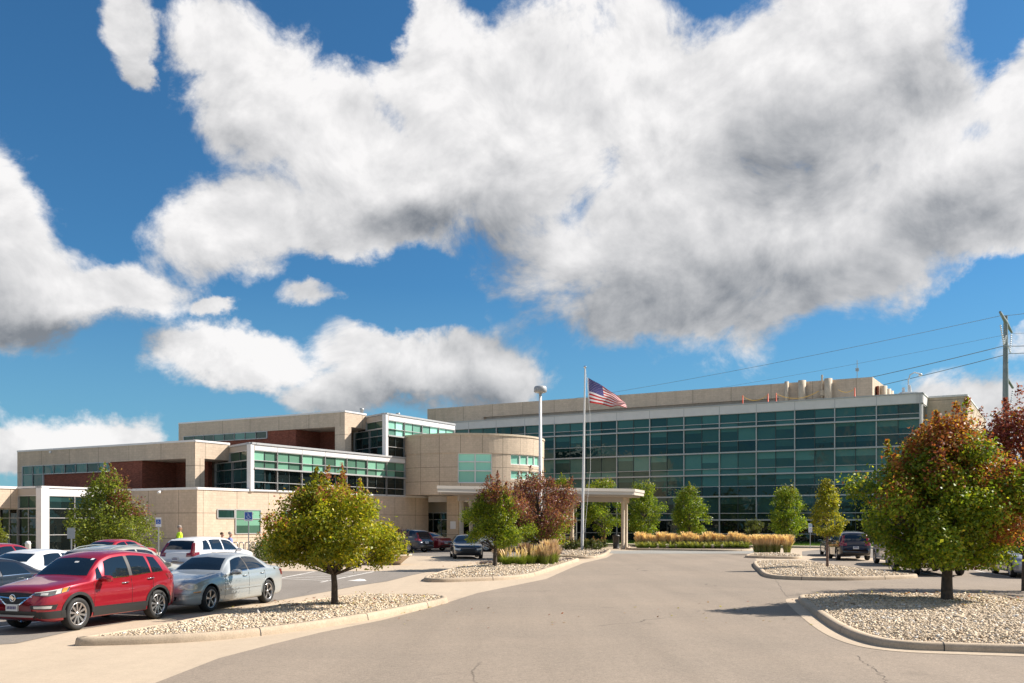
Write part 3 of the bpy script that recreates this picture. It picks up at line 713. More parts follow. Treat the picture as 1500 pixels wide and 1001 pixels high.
c = Q(35.8, -.3); mb = MB(); mb.tube([(c.x, c.y, 12.5), (c.x, c.y, 15.9)], .09, 8); mb.box((c.x, c.y, 14.2), (.35, .35, .5)); mb.box((c.x - .3, c.y, 13.6), (.5, .2, .25)); mb.build('vent_pipe', M['bowl'], pe)
c = Q(38.6, 1.5); mb = MB(); mb.tube([(c.x, c.y, 15.4), (c.x, c.y, 17.3)], .03, 6); mb.box((c.x, c.y, 16.4), (.3, .05, .3)); mb.build('aerial', M['steel'], pe)
for c in pe.children: c.location = Vector(c.location) - pe.location

# ---- stepped wing with terraces
sw = empty('stepped_wing', (-20, 85, 0), 0, 'stepped beige block wing with deep roof bands, brick terraces and glazed bays', 'building')
C0 = Vector((-23.2, 70.4))
LOW = lambda s, w=0: C0 + U2 * s + V2 * w
# ground storey
BX = Vector((-33.8, 68.7)); s_ = 6.8
TOP1 = 4.62
prismobj('wall', [LOW(0), LOW(29.6), LOW(29.6, 45), LOW(0, 45)], 0, TOP1, M['block'], sw)
mb = MB(); 
for a, b in ((LOW(0, 45), LOW(0)), (LOW(0), LOW(29.6))): mb.wall(a, b, TOP1 - .02, TOP1 + .16, .5, 0, .06)
mb.build('coping', M['white_metal'], sw)
glazed(sw, LOW(1.93), LOW(3.64), (2.5, 3.15), 1, ('g_teal',), mid=False, rec=-.02)
glazed(sw, LOW(3.75), LOW(6.4), (1.3, 2.45, 3.15), 1, ('g_green', 'g_green'), mid=True, rec=-.02, mid_dark=False)
glazed(sw, LOW(9.0), LOW(11.6), (1.3, 2.45, 3.15), 1, ('g_green', 'g_green'), mid=True, rec=-.02, mid_dark=False)
glazed(sw, LOW(11.6), LOW(14.6), (2.5, 3.15), 2, ('g_teal',), mid=False, rec=-.02)
glazed(sw, LOW(18.6), LOW(21.3), (2.5, 3.15), 1, ('g_green',), mid=True, rec=-.02)
# glazed bay at the far left
bxU = BX + U2 * 6.9; I1 = BX + V2 * 2.76
prismobj('bay_core', [BX + U2 * .3 + V2 * .3, bxU + V2 * .3, bxU + V2 * 8, BX + U2 * .3 + V2 * 8], 0, 4.55, M['g_dark'], sw)
mb = MB(); mb.wall(BX, bxU, 4.1, 4.62, .5, 0, .08); mb.wall(BX - U2 * .1, bxU, 4.66, 4.8, .6, 0, .14); mb.wall(I1, BX, 4.12, 4.62, .5, 1, .04); mb.wall(I1, BX + D * .0, 4.66, 4.8, .5, 0, .10)
mb.build('parapet', [M['white_metal'], M['soffit']], sw)
mb = MB(); mb.prism([BX + U2 * -.12 - V2 * .12, BX + U2 * .5 - V2 * .12, BX + U2 * .5 + V2 * .5, BX - U2 * .12 + V2 * .5], 0, 4.66); mb.build('corner_post', M['white_metal'], sw)
for k in range(3): glazed(sw, BX + U2 * (.5 + 2.1 * k), BX + U2 * (2.6 + 2.1 * k), (.1, 1.27, 2.5, 3.18, 4.1), 1, ('g_dark', 'g_dark', 'g_dark', 'g_blue'), mid=True, rec=.0, mid_dark=False)
glazed(sw, I1, BX + V2 * .5, (3.2, 4.12), 1, ('g_green',), tone=.0)
for k in range(4): glazed(sw, BX + V2 * (.5 + 2.3 * (k + 1)), BX + V2 * (.5 + 2.3 * k), (.1, 1.27, 2.5, 3.16), 1, ('g_dark', 'g_dark', 'g_dark'), mid=True, mid_dark=False)
F1 = I1 - U2 * 7
prismobj('roof_band', [F1, I1, I1 + V2 * 12, F1 + V2 * 12], 3.2, 4.62, M['block_fascia'], sw)
mb = MB(); mb.wall(F1, I1, 4.62, 4.8, .5, 0, .06); mb.wall(F1 + V2 * 12, F1, 4.62, 4.8, .5, 0, .06); mb.build('coping', M['white_metal'], sw)

def upper(P0, Gc, I, zroof, ztop, zband, zstrip, gtop, grow, gl_len, nbay, nm, left, strips, brick_t, rec_t, win_t, pier_t, w_end, tallbays, z_under):
    """one upper storey: P0 corner of the roof band, Gc corner of the glazed bay, I where they meet"""
    dep = 14
    pt = lambda t, s=0: P0 + V2 * t + U2 * s
    # roof band
    sI = (I - P0).dot(U2)
    prismobj('roof_band', [pt(0), I, I + V2 * 6 + U2 * 6, pt(left, dep), pt(left)], zband, ztop, M['block_fascia'], sw)
    mb = MB(); mb.wall(pt(left), pt(0), ztop, ztop + .15, .5, 0, .05); mb.wall(pt(0), I, ztop, ztop + .15, .5, 0, .05); mb.build('coping', M['white_metal'], sw)
    # soffit line and corner pier
    prismobj('pier', [pt(0), pt(0, .95), pt(pier_t, .95), pt(pier_t)], zroof, zband + .01, M['block'], sw)
    # brick wall, flush left of the recess
    e = .06
    prismobj('brick_wall', [pt(rec_t, e), pt(rec_t, 6), pt(left, 6), pt(left, e)], zroof, zband - .01, M['brick'], sw)
    prismobj('brick_return', [pt(win_t + .2, 3.55), pt(win_t + .2, 4.0), pt(rec_t - .02, 4.0), pt(rec_t - .02, 3.55)], zroof, zband - .01, M['brick'], sw)
    # end pilaster and clerestory strip
    if w_end: prismobj('pilaster', [pt(w_end[1], -.0), pt(w_end[1], .5), pt(left, .5), pt(left, 0)], zroof, zband + .01, M['block'], sw)
    t0, t1, n, rows, rows_t = strips
    st = (t1 - t0) / n
    for k in range(n):
        rr = rows_t if k >= n - tallbays else rows
        glazed(sw, pt(t0 + st * (k + 1), .02), pt(t0 + st * k, .02), rr, 1, ('g_light',) * (len(rr) - 1), mid=False, rec=-.01)
    return pt
# storey two
P2 = Vector((-25.0, 75.4)); G2 = Vector((-20.5, 75.0)); I2 = Vector((-23.2, 78.5))
pt2 = upper(P2, G2, I2, TOP1, 8.55, 7.26, 6.5, 0, 0, 0, 0, 0, 23.1, (10.2, 22.3, 8, (6.47, 7.24), (4.7, 6.47, 7.24)), 10.2, 6.3, 2.25, 1.06, (23.1, 22.3), 2, 0)
P3 = Vector((-15.8, 90.3)); G3 = Vector((-11.9, 90.0)); I3 = Vector((-14.2, 93.1))
pt3 = upper(P3, G3, I3, 8.3, 12.6, 11.27, 10.6, 0, 0, 0, 0, 0, 22.7, (9.96, 21.9, 8, (10.57, 11.25), (10.57, 11.25)), 9.96, 6.2, 2.3, 1.2, (22.7, 21.9), 0, 0)
def bay(Gc, I, n, bl, z0, z1, rows, zc, back, zlow, gmr, return_rows):
    E = Gc + U2 * (n * bl)
    prismobj('bay_core', [Gc + U2 * .5 + V2 * .4, E + V2 * .4, E + V2 * 12, back + U2 * .5 + V2 * .3], z0, z1 - .02, M['g_dark'], sw)
    prismobj('roof', [Gc + V2 * .3 + U2 * .2, E + V2 * .3, E + V2 * 14, I + V2 * 1, I + U2 * .2], zc - .1, z1 - .1, M['white_metal'], sw)
    mb = MB(); mb.wall(Gc, E, rows[-1] + .03, z1 - .18, .35, 0, .08); mb.wall(Gc, E, z1 - .16, z1, .5, 1, .16); mb.wall(I, Gc, rows[-1] + .03, z1 - .18, .35, 2, .05); mb.wall(I, Gc, z1 - .16, z1, .5, 1, .12)
    for k in range(n + 1):
        q = Gc + U2 * (bl * k); mb.wall(q - U2 * .02, q + U2 * .02, rows[-1] + .05, z1 - .19, .1, 1, .092)
    mb.build('parapet', [M['white_metal'], M['grey_metal'], M['soffit']], sw)
    dI = (Gc - I).normalized()
    mb = MB(); p4 = [Gc + Vector((.1, -.05)), Gc + U2 * .28 + D * .1, Gc + U2 * .28 - D * .25, Gc - dI * .3 + Vector((-.05, .05)), Gc - dI * .3 - Vector((dI.y, -dI.x)) * -.1]
    mb.prism([Gc + D * .12 - U2 * .12, Gc + D * .12 + U2 * .25, Gc - D * .3 + U2 * .25, Gc - D * .3 - U2 * .12], z0, z1 - .17); mb.build('corner_post', M['white_metal'], sw)
    for k in range(n):
        a = Gc + U2 * (.25 if k == 0 else bl * k); b = Gc + U2 * (bl * (k + 1))
        glazed(sw, a, b, rows, 1, gmr, thick_rows=(len(rows) - 3,), tone=None)
    # angled return above, glass running back to the recess below
    glazed(sw, I, Gc - dI * .3, return_rows, 1, ('g_green',), tone=.0)
    d = (back - Gc); m = 2
    for k in range(m):
        a = Gc + d * ((k + 1) / m); b = Gc + d * (max(k / m, .04))
        glazed(sw, a, b, zlow, 1, ('g_blue',) * (len(zlow) - 1), mid=True, mid_dark=True)
bay(G2, I2, 7, 2.89, TOP1, 8.47, (4.66, 5.37, 6.44, 7.08, 7.87), 7.9, pt2(2.3, 4.2), (4.66, 5.37, 6.44, 7.08), ('g_dark', 'g_dark', 'g_green', 'g_green'), (7.1, 7.86))
bay(G3, I3, 4, 2.93, 8.3, 12.5, (8.35, 9.34, 10.38, 11.05, 11.83), 11.9, pt3(2.3, 4.2), (8.35, 9.34, 10.38, 11.05), ('g_dark', 'g_dark', 'g_bright', 'g_bright'), (11.1, 11.82))
# roofs over storeys one and two
prismobj('roof', [G2 + U2 * .6 + V2 * 1, G2 + U2 * 17.3 + V2 * .3, G2 + U2 * 29 + V2 * 1.0, G2 + U2 * 20 + V2 * 40, P2 + V2 * 23 + U2 * 14, P2 + V2 * 22.9 + U2 * 6.1, P2 + V2 * 6.5 + U2 * 6.1, P2 + V2 * 4 + U2 * 6.1], 7.6, 8.3, M['roof'], sw)
prismobj('core', [pt3(2, 4.4), pt3(2, 14), pt3(22.5, 14), pt3(22.5, 5)], 8.2, 12.4, M['block'], sw)
prismobj('core', [pt2(2.5, 4.4), pt2(2.5, 14), pt2(22.9, 14), pt2(22.9, 5)], TOP1, 8.4, M['block'], sw)
for c in sw.children: c.location = Vector(c.location) - sw.location

# ---- round entrance tower
dr = empty('round_tower', (-4.6, 98, 0), 0, 'round beige drum of the entrance with green windows and pale coping', 'building')
DC = Vector((-4.6, 98.0)); DR = 7.85
def dang(px):                                  # angle on the drum seen at this column
    r = (px - 750) / F; d = Vector((r, 1)).normalized(); oc = -DC; b = d.dot(-DC) * 1.0
    bb = 2 * d.dot(Vector((0, 0)) - DC); cc = DC.dot(DC) - DR * DR; t = (-bb - math.sqrt(max(0, bb * bb - 4 * cc))) / 2
    p = d * t; return math.atan2(p.y - DC.y, p.x - DC.x), p.y
def arcwall(a0, a1, z0, z1, R, th, m, name, parent, n=None, cylr=DR):
    n = n or max(2, int(abs(a1 - a0) / .05)); mb = MB()
    rows = []
    for i in range(n + 1):
        a = a0 + (a1 - a0) * i / n; c, s = math.cos(a), math.sin(a)
        rows.append([(DC.x + (R - th) * c, DC.y + (R - th) * s, z0), (DC.x + R * c, DC.y + R * s, z0), (DC.x + R * c, DC.y + R * s, z1), (DC.x + (R - th) * c, DC.y + (R - th) * s, z1)])
    for i in range(n):
        p, q = rows[i], rows[i + 1]
        for k in range(4): mb.poly([p[k], q[k], q[(k + 1) % 4], p[(k + 1) % 4]], 0)
    mb.poly(rows[0][::-1], 0); mb.poly(rows[-1], 0)
    me = mb.build(name, m, parent, cyl=(DC.x, DC.y, cylr)); return me
drumblock = masonry('drum_block', (.57, .455, .345), .40, .20, (.48, .385, .29), .008, panel=(2.055, 1.35, .25, .7), var=.05)
drumtop = masonry('drum_block_top', (.57, .455, .345), .40, .20, (.48, .385, .29), .008, panel=(2.055, 30, .25, 11), var=.05)
a1, _ = dang(670.5); a2, _ = dang(721); a3, _ = dang(748); a4 = a3 + .60
full = 2 * PI
arcwall(a4 - full, a1, 4.8, 8.72, DR, .4, drumblock, 'wall', dr, 60)
arcwall(a1, a2, 4.8, 5.88, DR, .4, drumblock, 'wall', dr)
arcwall(a2, a3, 4.8, 8.72, DR, .4, drumblock, 'wall', dr)
arcwall(a3, a4, 4.8, 6.3, DR, .4, drumblock, 'wall', dr); arcwall(a3, a4, 7.15, 7.7, DR, .4, drumblock, 'wall', dr)
arcwall(-PI, PI, 8.725, 10.42, DR + .05, .4, drumtop, 'top_band', dr, 100)
arcwall(-PI, PI, 10.42, 10.6, DR + .12, .6, M['bowl'], 'coping', dr, 100)
mb = MB(); mb.lathe([(0, 10.3), (DR - .2, 10.3)], 60, 0, (DC.x, DC.y, 0)); mb.lathe([(0, 4.82), (DR - .1, 4.82)], 60, 0, (DC.x, DC.y, 0)); mb.build('roof', M['roof'], dr)
def arcwin(a0, a1, zs, n, gm):
    mb = MB(); tn = []
    R = DR - .16
    for i in range(n):
        b0 = a0 + (a1 - a0) * i / n; b1 = a0 + (a1 - a0) * (i + 1) / n
        for k in range(len(zs) - 1):
            m = 3
            for j in range(m):
                c0 = b0 + (b1 - b0) * j / m; c1 = b0 + (b1 - b0) * (j + 1) / m
                mb.poly([(DC.x + R * math.cos(c0), DC.y + R * math.sin(c0), zs[k]), (DC.x + R * math.cos(c1), DC.y + R * math.sin(c1), zs[k]), (DC.x + R * math.cos(c1), DC.y + R * math.sin(c1), zs[k + 1]), (DC.x + R * math.cos(c0), DC.y + R * math.sin(c0), zs[k + 1])], 0); tn.append(.6 + .2 * k)
    o = mb.build('window', M[gm], dr); tones(o, [min(1, t) for t in tn])
    f = MB()
    for z in zs:
        rows = []
        for j in range(13):
            a = a0 + (a1 - a0) * j / 12; c, s = math.cos(a), math.sin(a); r0, r1 = R - .02, R + .10
            rows.append([(DC.x + r0 * c, DC.y + r0 * s, z - .05), (DC.x + r1 * c, DC.y + r1 * s, z - .05), (DC.x + r1 * c, DC.y + r1 * s, z + .05), (DC.x + r0 * c, DC.y + r0 * s, z + .05)])
        f.grid(rows, 0, False, True)
    for i in range(n + 1):
        a = a0 + (a1 - a0) * i / n; c = Vector((math.cos(a), math.sin(a))); t = Vector((-c.y, c.x)); p = DC + c * (R + .03)
        f.prism([p - t * .05 - c * .06, p + t * .05 - c * .06, p + t * .05 + c * .08, p - t * .05 + c * .08], zs[0], zs[-1])
    f.build('frame', M['white_metal'], o)
arcwin(a1 + .003, a2 - .003, (5.93, 7.05, 7.9, 8.68), 2, 'g_bright')
arcwin(a3 + .003, a4 - .003, (7.75, 8.68), 4, 'g_bright')
arcwin(a3 + .003, a4 - .003, (6.33, 7.12), 4, 'g_bright')
# entrance under the drum: glazed wall, pale lintel, pier
ew0 = Vector((-9.0, 98.6)); ew1 = Vector((6.5, 96.5))
for k in range(9):
    a = ew0.lerp(ew1, k / 9); b = ew0.lerp(ew1, (k + 1) / 9)
    glazed(dr, a, b, (0.02, 1.0, 2.45, 3.15), 1, ('g_dark', 'g_dark', 'g_dark'), mid=(k == 0), mid_dark=False, name='entrance_window')
wallobj('entrance_wall', ew0, ew1, 3.2, 4.8, .4, M['soffit'], dr)
wallobj('lintel', Vector((-8.35, 95.4)), Vector((5, 94.0)), 4.2, 4.79, .5, M['white_metal'], dr)
p0 = Vector(XY(654.5, 94.3)); p1 = Vector(XY(671, 94.3)); mb = MB(); mb.prism([p0, p1, p1 + Vector((.1, 1.2)), p0 + Vector((.1, 1.2))], 0, 4.8); mb.build('pier', M['block'], dr)
mb = MB(); q = Vector(XY(663.5, 94.25)); mb.box((q.x, q.y + .0, 1.9), (.55, .06, .75)); mb.build('notice_board', M['sign_white'], dr)
for c in dr.children: c.location = Vector(c.location) - dr.location

M['canopy'] = mat('canopy_metal', (.60, .53, .45), .5, noise=(1, .05))
# ---- entrance canopy on columns
cn = empty('entrance_canopy', (3, 74, 0), 0, 'flat white canopy on slim round columns before the entrance', 'canopy')
cA, cB, cC = Vector((-5.3, 68)), Vector((9.6, 75)), Vector((10.9, 79))
slab = [cA, cB, cC, Vector((3.5, 88)), Vector((-3.0, 86))]
def shrink(P, k):
    c = sum(P, Vector((0, 0))) / len(P); return [c + (p - c) * k for p in P]
mb = MB(); mb.prism(slab, 4.33, 4.58, 0); mb.prism(offset(ccw(slab), .07), 4.583, 4.80, 0); mb.build('canopy_slab', M['canopy'], cn)
mb = MB(); mb.prism(offset(ccw(slab), -.35), 4.20, 4.325, 0); mb.build('soffit', M['soffit'], cn)
mb = MB(); mb.wall(Vector((-3.9, 70.8)), Vector((8.9, 76.9)), 3.8, 4.2, .35); mb.build('beam', M['soffit'], cn)
for px, Y, r in ((912.5, 77.2, .15), (917, 79.5, .14), (838, 84, .17), (676, 73.5, .17), (690, 84, .17)):
    x, y = XY(px, Y); mb = MB(); mb.lathe([(0, 0), (r * 1.3, 0), (r * 1.3, .12), (r, .16), (r, 3.7), (r * 1.5, 4.0), (r * 1.5, 4.22)], 20, 0, (x, y, 0)); mb.box((x, y, 3.98), (.5, .35, .4)); mb.build('column', M['bowl'], cn)
for c in cn.children: c.location = Vector(c.location) - cn.location

# ---- beige block beyond the glass building
bb = empty('beige_block', (36, 84, 0), 0, 'plain beige block building rising behind the orange autumn tree', 'building')
B0 = Vector((-4.4, 103)); bp = lambda t, s=0: B0 + D * t + U2 * s
prismobj('wall', [bp(45.35), bp(48.4), bp(48.4, 22), bp(45.35, 22)], 0, 12.6, M['block'], bb)
mb = MB(); mb.wall(bp(45.35), bp(48.4), 12.6, 12.75, .5, 0, .05); mb.wall(bp(48.4), bp(48.4, 22), 12.6, 12.75, .5, 0, .05); mb.build('coping', M['white_metal'], bb)
for c in bb.children: c.location = Vector(c.location) - bb.location
def faraway(o):
    e = Vector((0, 0, EYE)); o.location = e + (o.location - e) * KG; o.scale = (KG, KG, KG)
for o in (gb, pe, bb): faraway(o)

# ---- small things on roofs and walls
def thing(mb, name, mats, label, cat, group=None, loc=(0, 0, 0)):
    o = mb.build(name, mats); o.location = loc; return tag(o, label, cat, group)
for px, py, Y, lab in ((530, 600, 95, 'short metal vent pipe on the upper roof nearest the beige corner'), (583, 606, 99, 'short metal vent pipe above the green upper windows')):
    x, y = XY(px, Y); mb = MB(); mb.lathe([(0, 0), (.16, 0), (.16, .9), (.22, .92), (.22, 1.08), (0, 1.12)], 14); thing(mb, 'vent_pipe', M['steel'], lab, 'vent', 'vent pipes on the upper roof', (x, y, 12.4))
def camdome(px, py, Y, z, lab):
    x, y = XY(px, Y); mb = MB(); mb.tube([(0, .5, 0), (0, 0, .02), (0, -.12, -.02)], .045, 8); mb.ball((0, -.16, -.08), (.13, .13, .12), 0, 12, 8); thing(mb, 'security_camera', M['white_paint'], lab, 'camera', 'wall cameras', (x, y, z))
camdome(75, 660, 84.6, 8.45, 'white dome camera under the coping of the long upper roof band')
q = LOW(0, 3.5); camdome(234, 719, q.y - .3, 4.5, 'white dome camera on the shaded ground floor wall')
# mast with camera on the roof corner
t = LG - .6; q = P(t, 1.2); 
mb = MB(); mb.box((0, 0, .15), (1.3, .7, .3)); mb.tube([(-.4, 0, .3), (-.4, 0, .7)], .12, 8); mb.tube([(.2, 0, .3), (.1, 0, .9)], .1, 8)
mb.tube([(0, 0, .3), (0, 0, 1.3), (.15, 0, 1.75), (.5, 0, 1.95), (.95, 0, 1.85)], .05, 8); mb.ball((1.0, 0, 1.75), (.16, .16, .14), 0, 10, 6)
faraway_ = thing(mb, 'camera_mast', M['white_paint'], 'white curved camera mast on the corner of the glass building roof', 'camera', None, (q.x - .6, q.y, 12.6)); faraway(faraway_)
# roof edge chain with orange posts
posts = []
for i, px in enumerate((1088, 1125, 1137, 1252)):
    r = (px - 750) / F; s = .4 if i < 3 else .4
    # on the line P(t,.4)
    p0 = P(0, .5); t = (r * p0.y - p0.x) / (.866 + .5 * r); q = P(t, .5); posts.append(q)
    mb = MB(); mb.lathe([(0, 0), (.16, 0), (.16, .05), (.06, .10), (.04, .80), (0, .83)], 12)
    thing(mb, 'barrier_post', M['orange'], ['orange barrier post at the far end of the roof chain', 'orange barrier post between the sagging chains, left of a close pair', 'orange barrier post, right one of the close pair on the roof', 'lone orange barrier post on the roof right of the ducts'][i], 'barrier post', 'orange posts on the roof edge', (q.x, q.y, 12.72)); faraway(bpy.context.scene.collection.objects[-1])
def chain(a, b, sag, lab):
    pts = []
    for k in range(13):
        u = k / 12; p = a.lerp(b, u); pts.append((p.x, p.y, 13.45 - sag * 4 * u * (1 - u)))
    mb = MB(); mb.tube(pts, .022, 6); thing(mb, 'barrier_chain', M['yellow_chain'], lab, 'chain', 'plastic chains on the roof edge'); faraway(bpy.context.scene.collection.objects[-1])
chain(posts[0], posts[1], .45, 'yellow plastic chain sagging at the left end of the roof edge')
chain(posts[2], posts[2].lerp(posts[3], .55), .5, 'long yellow plastic chain sagging before the ducts')
chain(posts[2].lerp(posts[3], .8), posts[3], .25, 'short yellow chain ending at the lone orange post')
# ------------------------------------------------------------------ trees and plants
def lerpc(a, b, t): return np.array(a) * (1 - t) + np.array(b) * t
def tree(label, X, Y, z0, H, R, zb, prof, nclump, nleaf, lsize, pal, seed, group='trees', trunk=.09, ecc=(1, 1), cat='tree', name='tree', cx=0.0, bark='bark', clr=.34, holes=.0, shoots=.55):
    rng = np.random.default_rng(seed); root = empty(name, (X, Y, z0), 0, label, cat, group)
    hz = H - zb
    ph = rng.uniform(0, 6.28, 8)
    def env(h, a):           # crown radius at relative height h, direction a
        r = np.interp(h, [p[0] for p in prof], [p[1] for p in prof])
        return R * r * (.96 + .14 * np.sin(2 * a + ph[0] + 2 * h) + .15 * np.sin(3 * a + ph[1] + 6 * h) + .12 * np.sin(5 * a + ph[2] + 11 * h))
    C = []; 
    tries = 0
    while len(C) < nclump and tries < 20000:
        tries += 1
        h = rng.uniform(.03, .97); a = rng.uniform(0, 2 * PI); q = math.sqrt(rng.uniform(.04, 1)) ; r = env(h, a) * q * .92
        p = np.array([r * math.cos(a) * ecc[0] + cx * h, r * math.sin(a) * ecc[1], zb + (hz - shoots * R * clr * 1.15) * h])
        if all(np.linalg.norm((p - c[0])) > clr * R * .62 for c in C): C.append((p, h, q, rng.uniform(.7, 1.25)))
    # wood
    mb = MB(); wob = rng.uniform(-.05, .05, (6, 2)) * R * .5
    tp = [(0, 0, -.15), (0, 0, .05)] + [(wob[i][0] * (i > 0), wob[i][1] * (i > 0), zb * .5 + (H * .86 - zb * .5) * i / 5) for i in range(6)]
    tr = [trunk * 1.35, trunk * 1.15] + [trunk * (1 - .16 * i) for i in range(6)]
    tp = [(p[0] + cx * max(0, (p[2] - zb) / hz), p[1], p[2]) for p in tp]
    mb.tube(tp, tr, 10); mb.build('trunk', M[bark], root)
    mb = MB()
    for i, (p, h, q, s) in enumerate(C):
        if i % 2 and nclump > 40 and q < .5: continue
        zs = max(zb * .75, p[2] - (.35 + .5 * q) * R * rng.uniform(.6, 1)); st = np.array([cx * max(0, (zs - zb) / hz), 0, zs]); mid = st * .55 + p * .45 + np.array([0, 0, .12 * R * rng.uniform(-.6, .6)])
        mb.tube([tuple(st), tuple(mid), tuple(p)], [trunk * .34, trunk * .2, trunk * .06], 5, cap=False)
    mb.build('branches', M[bark], root)
    # leaves
    per = np.array([c[3] ** 2 for c in C]); per = (per / per.sum() * nleaf).astype(int)
    P_ = []; Nn = []; CC = []
    for (p, h, q, s), n in zip(C, per):
        if n < 1: continue
        d = rng.normal(size=(n, 3)); d /= np.linalg.norm(d, axis=1)[:, None]
        rr = clr * R * s * (rng.uniform(.12, 1, (n, 1)) ** .5) * rng.uniform(.7, 1.12, (n, 1)); k = p + d * rr * np.array([1, 1, .82])
        # twigs: a few spikes leaving the clump
        tw = rng.random(n) < .16; k[tw] += (d[tw] * np.array([1, 1, .9]) + np.array([0, 0, .25])) * rng.uniform(.0, .42, (tw.sum(), 1)) * R * clr
        P_.append(k); nn = d * .55 + rng.normal(size=(n, 3)) * .6 + np.array([0, 0, .45]); Nn.append(nn)
        cl = rng.normal(0, 1)
        CC.append(pal(rng, k, (k[:, 2] - zb) / hz, k[:, 0] / R, cl, n))
        if h > .35 and rng.random() < shoots:        # an upright shoot
            m_ = int(n * .35) + 3; u = rng.uniform(0, 1, (m_, 1)); top = np.array([d[0, 0] * .25, d[0, 1] * .25, 1.0]); ln = R * clr * rng.uniform(1.1, 2.0)
            k2 = p + top * ln * u + rng.normal(0, 1, (m_, 3)) * R * clr * .26 * (1.15 - u); P_.append(k2); Nn.append(rng.normal(size=(m_, 3)) + [0, 0, .4]); CC.append(pal(rng, k2, (k2[:, 2] - zb) / hz, k2[:, 0] / R, cl, m_))
    K = np.concatenate(P_); NN = np.concatenate(Nn); NN /= np.linalg.norm(NN, axis=1)[:, None]; CC = np.concatenate(CC); n = len(K)
    K[:, 2] = np.maximum(K[:, 2], zb * .80)
    t = np.cross(NN, rng.normal(size=(n, 3))); t /= np.linalg.norm(t, axis=1)[:, None]; b = np.cross(NN, t)
    L = lsize * rng.uniform(.6, 1.25, (n, 1)); W_ = L * rng.uniform(.55, .9, (n, 1))
    v = np.stack([K - t * L * .5, K + b * W_ * .42 - t * L * .08 + NN * L * .08, K + t * L * .55, K - b * W_ * .42 - t * L * .08 + NN * L * .08], 1).reshape(-1, 3)
    f = np.arange(n * 4).reshape(-1, 4)
    npmesh('crown', v, f, M['leaf'], np.repeat(np.clip(CC, 0, 1), 4, 0), root)
    return root
GR = [(.19, .27, .02), (.27, .33, .025), (.12, .19, .018), (.40, .40, .035)]
def pal(top=None, tf=(.6, 1.0), extra=None, ex_p=.0, g=GR, sidef=None, redspot=0.0):
    def f(rng, k, h, x, cl, n):
        idx = rng.integers(0, len(g), n); c = np.array(g)[idx] * (1 + .14 * cl)
        c *= rng.uniform(.75, 1.3, (n, 1))
        if top is not None:
            w = np.clip((h + rng.normal(0, .06, n) + .15 * cl - tf[0]) / (tf[1] - tf[0]), 0, 1); w = np.clip((w - .5) * 1.7 + .5, 0, 1)
            if sidef: w = np.clip(w + sidef(x, h) + .25 * cl * (sidef(x, h) > .05), 0, 1)
            pick = rng.random(n) < w; tc = np.array(top)[rng.integers(0, len(top), n)] * rng.uniform(.75, 1.2, (n, 1)); c[pick] = tc[pick]
        if redspot and rng.random() < redspot:
            pk = rng.random(n) < .7; c[pk] = np.array((.22, .07, .045)) * rng.uniform(.7, 1.4, (pk.sum(), 1))
        if extra is not None:
            pk = rng.random(n) < ex_p; c[pk] = np.array(extra) * rng.uniform(.8, 1.2, (pk.sum(), 1))
        return c
    return f
ROUND = [(0, .45), (.15, .85), (.35, 1), (.6, .95), (.8, .7), (.93, .4), (1, .12)]
EGG = [(0, .4), (.12, .8), (.3, 1), (.5, .92), (.7, .65), (.85, .38), (1, .08)]
RED = [(.40, .12, .045), (.50, .20, .05), (.32, .08, .04), (.48, .28, .05)]
PUR = [(.24, .08, .075), (.31, .12, .09), (.18, .06, .06), (.30, .16, .08)]
bigpal = pal(top=RED, tf=(.47, .98), extra=(.33, .25, .03), ex_p=.04, sidef=lambda x, h: np.clip((x - .1) * .9, 0, .55) * (h > .1), redspot=.08)
x, y = G(1387, 880, .15)
tree('large autumn tree turning orange at its top, on the big pebble island', x, y, .15, 4.95, 2.42, 1.05, [(0, .42), (.08, .72), (.2, .98), (.32, 1.05), (.47, .92), (.6, .72), (.75, .50), (.9, .26), (1, .08)], 104, 72000, .098, bigpal, 3, 'autumn trees on the islands', .135, cx=.05, clr=.235)
x, y = XY(1503, 30.5)
tree('burgundy red tree at the right edge behind the large orange one', x, y, 0, 6.1, 2.1, 1.5, [(0, .7), (.2, 1), (.5, 1), (.75, .75), (.9, .45), (1, .15)], 80, 26000, .10, pal(top=[(.32, .085, .075), (.42, .13, .07), (.25, .06, .065)], tf=(-.3, .6), ex_p=.1, extra=(.30, .22, .03)), 8, 'autumn trees on the islands', .12, clr=.27)
x, y = G(490, 887, .15)
tree('low spreading yellow green tree with reddish tips on the long left island', x, y, .15, 3.05, 1.76, 1.0, [(0, .7), (.12, .95), (.35, 1.05), (.6, .95), (.8, .72), (.93, .45), (1, .2)], 68, 31000, .084, pal(top=[(.46, .17, .08), (.55, .32, .05), (.36, .12, .08)], tf=(.62, 1.25), extra=(.34, .30, .03), ex_p=.14, g=[(.27, .31, .02), (.40, .40, .025), (.17, .22, .018), (.52, .44, .03)], sidef=lambda x, h: np.clip((-x - .25) * .9, 0, .5) * (h > .4)), 19, 'autumn trees on the islands', .075, clr=.235, cx=-.12)
x, y = G(725, 830, .15)
tree('green tree with a rusty top on the middle pebble island', x, y, .15, 3.95, 1.60, 1.05, [(0, .6), (.15, .95), (.4, 1), (.65, .72), (.85, .42), (1, .12)], 56, 20000, .092, pal(top=PUR + RED[:1], tf=(.6, .95), g=[(.19, .27, .02), (.27, .34, .025), (.11, .17, .018), (.36, .38, .03)], ex_p=.04, extra=(.3, .28, .03)), 12, 'autumn trees on the islands', .09, clr=.28)
x, y = XY(792, 57)
